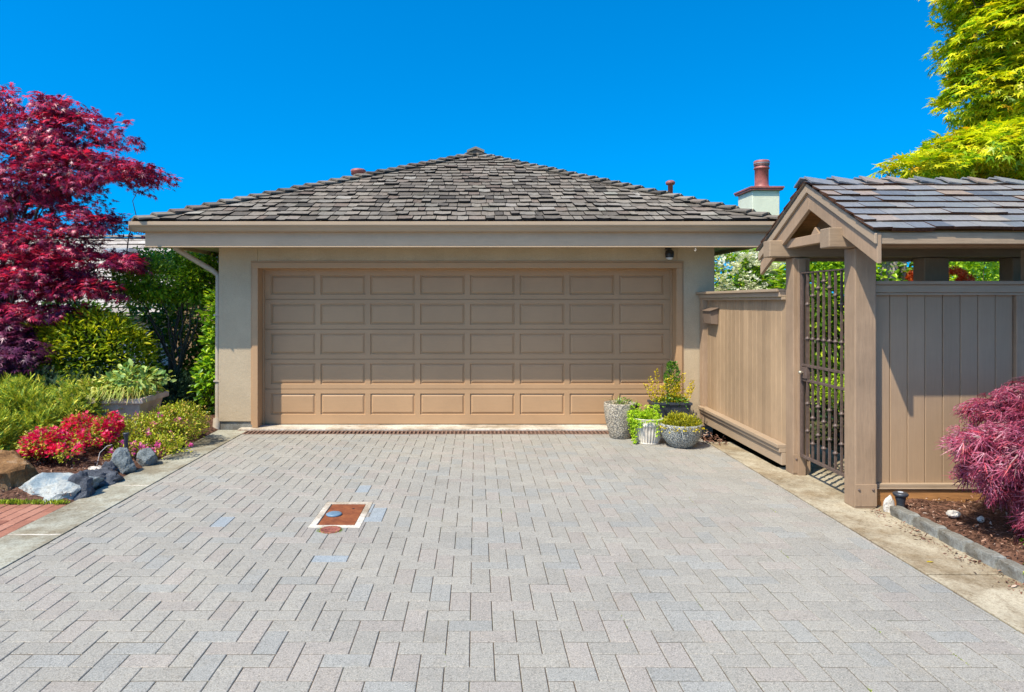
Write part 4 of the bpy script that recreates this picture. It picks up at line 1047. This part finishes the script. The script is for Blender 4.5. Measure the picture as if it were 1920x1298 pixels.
g.hexa([(x-.16,y-.10,0),(x+.16,y-.10,0),(x+.16,y+.10,0),(x-.16,y+.10,0),(x-.235,y-.14,.42),(x+.235,y-.14,.42),(x+.235,y+.14,.42),(x-.235,y+.14,.42)])
for a, b, c, d in ((x-.245,x+.245,y-.152,y-.128),(x-.245,x+.245,y+.128,y+.152),(x-.245,x-.222,y-.128,y+.128),(x+.222,x+.245,y-.128,y+.128)): g.box(a,b,c,d,.40,.432)
g.build('pot', M['slate_plastic'], pot, bevel=.003)
gs = []
for (sx, sy, ang, L) in [(-.15,-.03,-.35,.33),(-.09,.02,-.18,.42),(-.04,-.05,-.05,.30),(.02,.0,.02,.34),(.08,-.04,.10,.26),(.14,.02,.12,.36),(.19,-.02,.35,.28),(-.18,-.06,-.6,.24),(.16,-.07,.55,.22),(-.10,-.08,-.1,.22),(.05,-.08,.05,.2),(0,-.06,.3,.25)]:
    n = 75; t = rng.random(n)**1.0; a = rng.random(n)*6.28; rr = .035*(1.15-t)
    P = np.stack([x+sx+ang*t*L+np.cos(a)*rr, y+sy+np.sin(a)*rr, .41+t*L], 1)
    gs.append(('oval', P, np.stack([np.cos(a), np.sin(a), .9+0*a], 1), rng.normal(size=(n,3))+[0,0,.6], .026+.008*rng.random(n), 0))
leaf_mesh('golden_shrub', gs, M['l_gold'], pot)
n = 620; t = rng.random(n); a = rng.random(n)*6.28; rr = (.075*np.sin(np.pi*(.15+.8*(1-t)))+.01)*np.sqrt(rng.random(n)); P = np.stack([x+.03+t*.02+np.cos(a)*rr, y+.03+np.sin(a)*rr, .42+t*.50], 1)
leaf_mesh('dark_shrub', [('oval', P, np.stack([np.cos(a), np.sin(a), .8+0*a], 1), rng.normal(size=(n,3))+[0,0,.5], .032+.01*rng.random(n), 0)], M['l_green'], pot)
leaf_mesh('low_leaves', [crown_leaves([(x,y-.04,.43,.22,.11,.05)], 50, 12, .04, 'oval', .035, .5, .2)], M['l_green'], pot)
pot = thing('nursery_pot', (1.90, 8.62, 0), 'plain black plastic pot half hidden behind the white fluted pot', 'pot')
g = MB(); g.lathe([(.11,0),(.145,.36),(.155,.362),(.158,.40),(.148,.402),(.14,.37),(.01,.36)], (1.90,8.62,0), 28); g.build('pot', M['black'], pot)
leaf_mesh('leaves', [crown_leaves([(1.90,8.60,.40,.13,.12,.05)], 26, 12, .04, 'round', .026, .5, .2)], M['l_green'], pot)
n = 200; P = np.stack([rng.uniform(2.62,3.0,n), rng.uniform(8.0,8.8,n), .012+.02*rng.random(n)], 1)
tag(leaf_mesh('dead_twigs', [('slim', P, rng.normal(size=(n,3))*[1,1,.3], rng.normal(size=(n,3))*.4+[0,0,1], .03+.03*rng.random(n), 0)], M['chip']), 'dry twigs and litter on the ground between the pots and the side fence', 'litter', kind='stuff')

# stone planter in the left bed
pot = thing('stone_planter', (-4.25, 8.25, .1), 'pinkish square stone planter overflowing with variegated yellow green leaves', 'planter')
x, y = -4.25, 8.25
g = MB(); g.hexa([(x-.25,y-.22,.10),(x+.25,y-.22,.10),(x+.25,y+.22,.10),(x-.25,y+.22,.10),(x-.34,y-.30,.52),(x+.34,y-.30,.52),(x+.34,y+.30,.52),(x-.34,y+.30,.52)])
g.box(x-.385,x+.385,y-.345,y-.285,.50,.565); g.box(x-.385,x+.385,y+.285,y+.345,.50,.565); g.box(x-.385,x-.325,y-.285,y+.285,.50,.565); g.box(x+.325,x+.385,y-.285,y+.285,.50,.565)
g.build('pot', M['planter_stone'], pot, bevel=.012, seg=2)
g = MB(); g.tube([(x-.20,y-.30,.37),(x-.1,y-.31,.30),(x,y-.305,.34),(x+.1,y-.31,.30),(x+.20,y-.30,.37)], .012, 8); g.build('garland', M['planter_stone'], pot)
gs = [crown_leaves([(x-.36,y-.18,.58,.30,.22,.15),(x+.05,y-.02,.66,.40,.3,.14)], 140, 14, .07, 'round', .045, .45, .4)]
leaf_mesh('variegated_leaves', gs, M['l_cream'], pot)
leaf_mesh('hellebore', [crown_leaves([(x+.18,y,.74,.36,.26,.12)], 34, 8, .07, 'oval', .085, .4, .2, 1, .4, .4)], M['l_pale'], pot)
n = 170; a = R(-150)+R(110)*rng.random(n); P = np.stack([x+.10+rng.normal(size=n)*.12, y-.28+rng.normal(size=n)*.04, (.56)+.10*rng.random(n)], 1)
leaf_mesh('trailing_grass', [('blade', P, np.stack([np.cos(a), np.sin(a), .1+0*a], 1), np.tile([0,0,1.],(n,1)), .17+.14*rng.random(n), 0)], M['l_cream'], pot)

# ------------------------------------------------------------------ shrubs on the left
def la(nspray, per, srad, tpl, size, flat=.4, droop=.2, **kw): return dict(nspray=nspray, per=per, srad=srad, tpl=tpl, size=size, flat=flat, droop=droop, **kw)
def azalea(name, label, base, ells, nl, nf, petal, pel=None, lmat='l_azal', fsz=.034, lsz=.030):
    fl = crown_leaves(pel or [(e[0],e[1],e[2],e[3]*1.03,e[4]*1.03,e[5]*1.05) for e in ells], nf, 9, .035, 'flower', fsz, .5, -.4, 1, .15, .75, zmin=.06)
    return shrub(name, label, 'azalea', base, ells, la(nl, 14, .05, 'oval', lsz, .6, -.3, lo=.3, pw=.3, zmin=.05), M[lmat], extra=[('blossom', [fl], M[petal])], stems=14, sr=.008)
azalea('red_azalea', 'low azalea covered in vivid crimson blossom, left of the two red mounds', (-4.42,7.0,.04), [pe(86,828,36,21,6.9,.2),pe(62,842,18,9,6.85,.12),pe(122,843,28,10,6.8,.12)], 90, 215, 'p_red')
azalea('red_azalea', 'crimson azalea mound in front of the stone planter, right of the two red mounds', (-3.97,7.42,.04), [pe(148,796,24,16,7.45,.16),pe(203,797,22,18,7.35,.14),pe(178,818,38,14,7.25,.15)], 100, 250, 'p_red')
azalea('pink_azalea', 'rounded olive green azalea with few pink flowers beside the concrete strip', (-3.72,8.0,.04), [pe(335,795,50,38,8.1,.35),pe(272,814,58,34,7.7,.35),pe(288,838,66,22,7.4,.2)], 700, 16, 'p_pink')
azalea('magenta_azalea', 'small magenta flowering azalea spilling over the small grey rocks', (-3.52,7.12,.03), [(-3.62,7.10,.10,.20,.12,.11),(-3.38,7.2,.06,.14,.1,.07)], 36, 34, 'p_pink')
jl = lambda n, s=.11: la(n, 9, .11, 'frond', s, .5, -.55, lo=.35, pw=.3, up=.8, zmin=.04)
jl2 = lambda n, s=.085: la(n, 12, .10, 'frond', s, .5, -.45, lo=.35, pw=.3, up=.8, zmin=.04)
shrub('juniper', 'low golden green juniper spreading behind the red azaleas', 'juniper', (-5.1,7.8,.04), [(-5.05,7.7,.30,.65,.5,.30),(-4.70,8.1,.36,.45,.4,.28),(-5.5,8.0,.36,.6,.6,.34)], jl2(560, .12), M['l_juni'])
shrub('juniper', 'dense green juniper at the left edge above the ochre boulder', 'juniper', (-5.1,7.0,.04), [(-5.15,6.95,.22,.50,.45,.26),(-5.6,7.2,.25,.5,.5,.3)], jl2(420, .11), M['l_juni'])
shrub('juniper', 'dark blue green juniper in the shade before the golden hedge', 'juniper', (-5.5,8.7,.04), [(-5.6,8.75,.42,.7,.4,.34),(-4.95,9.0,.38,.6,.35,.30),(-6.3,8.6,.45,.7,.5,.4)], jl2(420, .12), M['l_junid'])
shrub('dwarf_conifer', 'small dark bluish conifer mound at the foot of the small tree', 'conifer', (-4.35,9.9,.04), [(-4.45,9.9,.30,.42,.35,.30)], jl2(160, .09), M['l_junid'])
hl = lambda n, s=.07, per=12: la(n, per, .10, 'oval', s, .5, .05, lo=.45, pw=.3, outw=1.1, zmin=.05)
shrub('golden_hedge', 'clipped yellow green privet mound in the middle of the left garden', 'hedge', (-5.4,9.6,.04), [(-5.30,9.45,.85,.78,.55,.68),(-5.9,9.7,.85,.6,.55,.62)], la(900, 13, .11, 'slim', .085, .5, -.1, lo=.5, pw=.3, outw=1.1, zmin=.05, up=1.2), M['l_hedge'], stems=20)
shrub('laurel_hedge', 'dark glossy laurel hedge in deep shade behind the small tree', 'hedge', (-6.0,11.7,.04), [(-5.5,11.9,.8,.9,.5,1.0),(-6.9,11.7,.8,.9,.6,.95),(-5.0,11.6,.9,.5,.4,1.0)], la(620, 13, .14, 'oval', .11, .5, .1, lo=.5, pw=.3, zmin=.05), M['l_green'], stems=20)
shrub('laurel', 'bright green laurel shrub growing against the garage side wall', 'shrub', (-3.72,10.2,.04), [(-3.80,10.1,.55,.27,.5,.5),(-3.74,10.3,1.15,.26,.5,.6),(-3.76,10.1,1.5,.2,.3,.35)], hl(330, .085), M['l_bright'])
tree('garden_tree', 'small multi stemmed evergreen tree with dense crown left of the garage', 'tree', (-4.70,10.6,.03), (-4.75,10.6,.80), [pe(310,520,88,44,10.5,.7),pe(372,525,45,48,10.5,.5),pe(248,535,42,38,10.4,.5),pe(320,490,80,20,10.5,.6),pe(395,500,30,30,10.6,.4)],
     dict(nspray=720, per=26, srad=.13, tpl='oval', size=.05, flat=.35, droop=.1, lo=.25, pw=.35, outw=1.2), M['l_bright'], M['bark_dark'], 4, .045, trunks=3, twigs=60)
# board gate in the side passage
sg = thing('passage_gate', (-5.0,12.8,0), 'dark grey brown board gate closing the shaded passage beside the garage', 'gate')
g = MB(); planks(g, -5.55, -3.42, 12.8, .05, 1.98, .14, th=.025); g.build('boards', M['boards'], sg, bevel=.004)
g = MB(); g.box(-5.58,-3.415,12.74,12.86,1.985,2.04); g.build('cap_rail', M['trimx'], sg)
g = MB(); g.box(-5.68,-5.56,12.74,12.86,-.05,2.0); g.build('post', M['post'], sg)
# purple maple low at the left and the tall red maple
shrub('purple_maple', 'low dark purple laceleaf maple mound at the left edge', 'maple', (-6.35,8.9,.04), [(-6.15,8.75,.95,.62,.45,.42),(-6.6,9.0,1.1,.7,.6,.5)], la(210, 22, .16, 'star', .075, .3, .6, lo=.4, pw=.3), M['l_purple'], stems=12)
tree('red_maple', 'tall crimson japanese maple with tiered branches at the left edge', 'maple', (-7.1,10.0,.02), (-7.0,10.0,1.35),
     [pe(105,248,110,58,9.8,.8),pe(122,205,46,28,9.8,.5),pe(222,250,38,24,9.7,.4),pe(262,322,52,24,9.6,.4),pe(165,325,110,50,9.7,.8),pe(40,345,130,80,9.8,1.1),
      pe(185,420,72,34,9.6,.6,.8),pe(70,455,130,48,9.6,.8,1),pe(228,488,34,16,9.5,.3,.8),pe(175,540,85,26,9.4,.5,1.1),pe(60,525,130,38,9.4,.8,1.2),pe(215,492,50,20,9.5,.4,1),pe(60,585,110,24,9.3,.6,1.1),pe(110,500,110,34,9.45,.6,1.1),
      pe(5,185,34,30,9.9,.4,.7),pe(-60,230,70,50,9.9,.8),pe(-110,380,120,110,9.9,1.2),pe(-90,530,120,60,9.8,1.0)],
     dict(nspray=1020, per=26, srad=.24, tpl='star', size=.064, flat=.10, droop=.45, lo=.1, pw=.55, up=1.3), M['l_red'], M['bark_dark'], 22, .08, twigs=160)

# neighbour house beyond the left garden
nh = thing('neighbour_house', (-12,16,-.3), 'low white walled house with a pale shingle roof beyond the red maple', 'house')
nx0, nx1, ny, nz = -22.0, -6.75, 15.0, 1.42
g = MB(); g.box(nx0+.4, nx1-.6, ny+.5, ny+7.2, -.3, nz-.05); g.build('wall', M['stucco_white'], nh)
g = MB(); g.box(nx0, nx1, ny-.02, ny+.04, nz-.16, nz+.02); g.box(nx1-.04, nx1, ny+.04, ny+7.6, nz-.16, nz+.02); g.build('fascia', M['downspout'], nh)
g = MB(); gutter(g, (nx0, ny-.022, 0), (nx1, ny-.022, 0), (0,-1,0), nz-.11); g.build('gutter', M['downspout'], nh)
g = MB(); A_, B_ = (nx0,ny-.05,nz), (nx1,ny-.05,nz); C_, D_ = (nx1-.9,ny+3.8,nz+2.03), (nx0+.9,ny+3.8,nz+2.03)
g.add([A_,B_,C_,D_,(nx1,ny+7.65,nz),(nx0,ny+7.65,nz)], [(0,1,2,3),(3,2,4,5),(1,4,2),(0,3,5)]); g.build('roof_deck', M['deck'], nh)
g = MB(); shake_face(g, A_, B_, C_, D_, 17, .3, .6, .03, .01); shake_face(g, B_, (nx1,ny+7.65,nz), C_, C_, 12, .4, .8, .03, .01)
for i in range(40): g.box(nx0+1+i*.34, nx0+1.33+i*.34, ny+3.66, ny+3.94, nz+2.05+(i%2)*.01, nz+2.10+(i%2)*.01)
g.build('roof', [M['shake_pale'], M['butt_old']], nh)
sk = at(222, 474, 17.6); zs = nz+2.03*(17.6-ny+.05)/3.85
g = MB(); g.box(-9.4,-8.75,17.2,17.9,zs-.05,zs+.22); q = g.build('skylight', M['steel'], nh, bevel=.01); g = MB(); g.box(-9.35,-8.80,17.25,17.85,zs+.221,zs+.235); g.build('pane', M['glass'], q)

# ------------------------------------------------------------------ right side plants
t = thing('laceleaf_maple', (4.0,4.62,.05), 'weeping laceleaf maple with feathery red purple leaves by the right fence', 'maple')
ells = [(4.18,4.66,.72,.76,.55,.38),(4.16,4.5,.48,.62,.5,.36),(4.5,4.7,.78,.7,.6,.38),(4.02,4.30,.30,.36,.34,.20)]
C, O = spray_centres(ells, 420, .2, .62, .16)
g0 = crown_leaves(None, 0, 15, .13, 'lace', .13, .35, 1.0, .7, outw=1.2, svar=.3, zmin=.10, centres=(C, O))
leaf_mesh('crown', [g0], M['l_lace'], t)
mb = MB(); limb(mb, (4.0,4.62,0), (4.0,4.62,.55), .045, .035, 0, 5)
for i in rng.choice(len(C), 60, replace=False): limb(mb, (4.0,4.62,.5), C[i], .016, .003, .16, 7, .03)
mb.build('trunk', M['bark_dark'], t)
shrub('seedling', 'small sprouting plant with yellow green leaves at the right end of the kerb', 'plant', (3.40,4.02,.05), [(3.36,4.0,.10,.10,.12,.06),(3.30,3.88,.05,.07,.08,.04)], la(16, 9, .03, 'oval', .032, .5, 0), M['l_azal'], stems=6, sr=.003)
shrub('seedling', 'single pale green seedling on the bark under the laceleaf maple', 'plant', (3.62,4.46,.07), [(3.62,4.46,.10,.05,.05,.03)], la(5, 7, .02, 'oval', .03, .5, 0), M['l_bright'], stems=3, sr=.003)
gl = MB(); gl.add([(2.90,4.40,.006),(2.925,4.385,.012),(2.95,4.40,.008),(2.925,4.42,.006)], [(0,1,2,3)])
gl.build('x', M['l_gold']).name = 'fallen_leaf'; tag(bpy.data.objects['fallen_leaf'], 'single yellow orange leaf lying on the concrete walk', 'leaf')

# garden beyond the fence
shrub('viburnum', 'shrub covered in flat creamy white flower clusters behind the side fence', 'viburnum', (5.2,13.2,0), [pe(1385,530,75,75,13.2,.9),pe(1450,520,60,70,13.2,.9),pe(1410,600,110,90,13.4,.9)], la(900, 13, .15, 'oval', .085, .4, .2, lo=.45, pw=.3), M['l_bright'],
      extra=[('blossom', [crown_leaves([pe(1375,525,75,62,13.0,.95),pe(1440,520,45,40,13.0,.9)], 330, 15, .12, 'flower', .07, .12, -.3, 2.0, .15, .75)], M['p_white'])], stems=24)
shrub('camellia', 'glossy green shrub filling the view behind the iron gate', 'shrub', (5.05,9.9,0), [(4.95,9.9,1.45,.72,.6,1.0),(5.3,9.8,2.0,.7,.6,.65),(4.6,10.2,1.2,.5,.5,.5)], la(560, 13, .14, 'oval', .10, .45, .2, lo=.45, pw=.3), M['l_bright'], stems=24)
shrub('box_hedge', 'low clipped lime green box hedge seen through the iron gate', 'hedge', (4.5,8.5,0), [(4.35,8.5,.58,.5,.3,.13),(4.8,8.5,.58,.5,.3,.13),(5.3,8.5,.58,.5,.3,.13)], hl(330, .035), M['l_lime'], stems=14)
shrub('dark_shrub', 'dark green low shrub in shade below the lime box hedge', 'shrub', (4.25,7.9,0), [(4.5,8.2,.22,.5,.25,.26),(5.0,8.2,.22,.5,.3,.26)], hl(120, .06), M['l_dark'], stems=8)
shrub('privet', 'yellow green leafy shrub between the pale trunk and the gate post', 'shrub', (6.2,10.6,0), [(5.95,10.6,1.75,.55,.6,.7),(6.4,10.9,1.2,.9,.6,.9)], la(300, 13, .13, 'oval', .085, .45, .2, lo=.4, pw=.3), M['l_bright'], stems=12)
azalea('orange_azalea', 'orange flowering azalea seen in the gap above the board fence', (6.55,10.0,0), [(6.50,10.0,1.55,.50,.45,.50),(6.5,10.0,.8,.5,.4,.6)], 90, 150, 'p_orange', [(6.42,9.5,1.96,.42,.3,.20)], fsz=.075, lsz=.06)
shrub('barberry', 'bronze leaved shrub behind the orange azalea', 'shrub', (6.9,11.2,0), [(6.9,11.2,1.6,.6,.5,1.1)], la(170, 13, .13, 'oval', .07, .45, .1, lo=.4, pw=.3), M['l_azal'], stems=10)
shrub('golden_shrub', 'tall sunlit yellow green shrub seen under the lychgate eave on the right', 'shrub', (8.3,11.2,0), [(8.1,11.1,1.5,1.1,.8,1.2),(9.4,11.3,1.4,1.1,.8,1.2)], la(560, 13, .14, 'oval', .085, .45, .2, lo=.4, pw=.3), M['l_lime'], stems=20)
shrub('blue_shrub', 'small blue green shrub peeping over the fence before the golden shrub', 'shrub', (7.9,9.7,0), [(7.75,9.7,1.35,.35,.3,.45),(7.8,9.8,.7,.4,.4,.6)], la(90, 13, .1, 'oval', .05, .4, .1), M['l_pale'], stems=8)
for i, (x, y, h, r_, mt_, lb_) in enumerate([(10.5,15,3.2,2.2,'l_green','broad green tree far behind the golden shrub'),(5.6,17,2.3,1.8,'l_dark','dark rounded tree in the distance beyond the viburnum')]):
    tree('background_tree', lb_, 'tree', (x,y,-.1), (x,y,h*.45), [(x,y,h*.62,r_,r_*.8,h*.42),(x+r_*.5,y,h*.5,r_*.7,r_*.6,h*.35)], dict(nspray=260, per=26, srad=.4, tpl='oval', size=.15, flat=.4, droop=.1), M[mt_], M['bark_dark'], 8, .12, group=None, twigs=10)
tree('golden_maple', 'large golden green japanese maple rising behind the lychgate roof', 'maple', (7.3,9.0,0), (7.3,8.8,3.1),
     [pe(1900,60,98,100,8.4,.9),pe(1882,165,78,66,8.4,.8),pe(1925,222,60,26,8.3,.6),pe(1900,-60,120,80,8.4,.9),pe(2010,80,110,150,8.5,1.0),
      pe(1915,272,115,46,8.0,.9),pe(1812,288,80,40,8.0,.7),pe(1730,320,62,26,7.9,.5),pe(2060,270,120,90,8.4,.9),pe(1930,330,120,40,8.4,.9)],
     dict(nspray=1050, per=32, srad=.20, tpl='star5', size=.082, flat=.14, droop=.5, lo=.35, pw=.35, up=1.3, outw=1.3), M['l_yellow'], M['bark_dark'], 20, .07, twigs=60)
t = thing('pale_tree', (6.0,9.6,0), 'thick pale barked leaning trunk seen above the board fence', 'tree')
mb = MB(); limb(mb, (6.15,9.6,-.05), (5.72,9.6,2.55), .16, .11, 0, 8, .02); limb(mb, (6.15,9.6,1.5), (6.45,9.7,2.5), .06, .04, 0, 6, .03); limb(mb, (6.0,9.6,2.0), (5.9,9.3,2.9), .05, .03, 0, 5, .03); mb.build('trunk', M['bark_pale'], t)
leaf_mesh('crown', [crown_leaves([(6.0,9.5,3.0,.9,.7,.35)], 60, 20, .2, 'star5', .08, .2, .5)], M['l_yellow'], t)
shrub('background_hedge', 'tall deep green hedge closing the garden behind the orange azalea', 'hedge', (8.5,13.5,0), [(7.2,13.5,1.2,1.6,.6,1.5),(9.8,13.5,1.2,1.8,.6,1.5),(12.5,13.5,1.2,1.8,.6,1.5)], la(700, 13, .2, 'oval', .14, .45, .2, lo=.5, pw=.3), M['l_bright'], stems=20)
# plants far left to close the view
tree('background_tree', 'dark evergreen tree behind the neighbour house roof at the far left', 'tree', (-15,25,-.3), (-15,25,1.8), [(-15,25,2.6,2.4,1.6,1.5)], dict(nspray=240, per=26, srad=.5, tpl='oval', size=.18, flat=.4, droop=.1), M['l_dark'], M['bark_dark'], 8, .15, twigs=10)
shrub('purple_shrub', 'purple leaved shrub just visible beyond the garden tree under the eave', 'shrub', (-5.2,14.2,0), [(-4.9,14.3,2.2,.9,.6,.75),(-5.2,14.3,1.2,1.1,.6,1.2)], la(260, 14, .16, 'oval', .10, .45, .2, lo=.4), M['l_purple'], stems=12)
# edge grass by the bricks
n = 900; P = np.stack([rng.uniform(-4.7,-3.42,n), 5.70+rng.normal(size=n)*.02, .0+0*rng.random(n)], 1); P = P[noise_keep] if False else P
tag(leaf_mesh('edge_grass', [('slim', P, rng.normal(size=(n,3))*.6+[0,0,1.1], rng.normal(size=(n,3)), .022+.02*rng.random(n), 0)], M['grass']), 'thin line of short moss and grass between brick path and rocks', 'grass', kind='stuff')
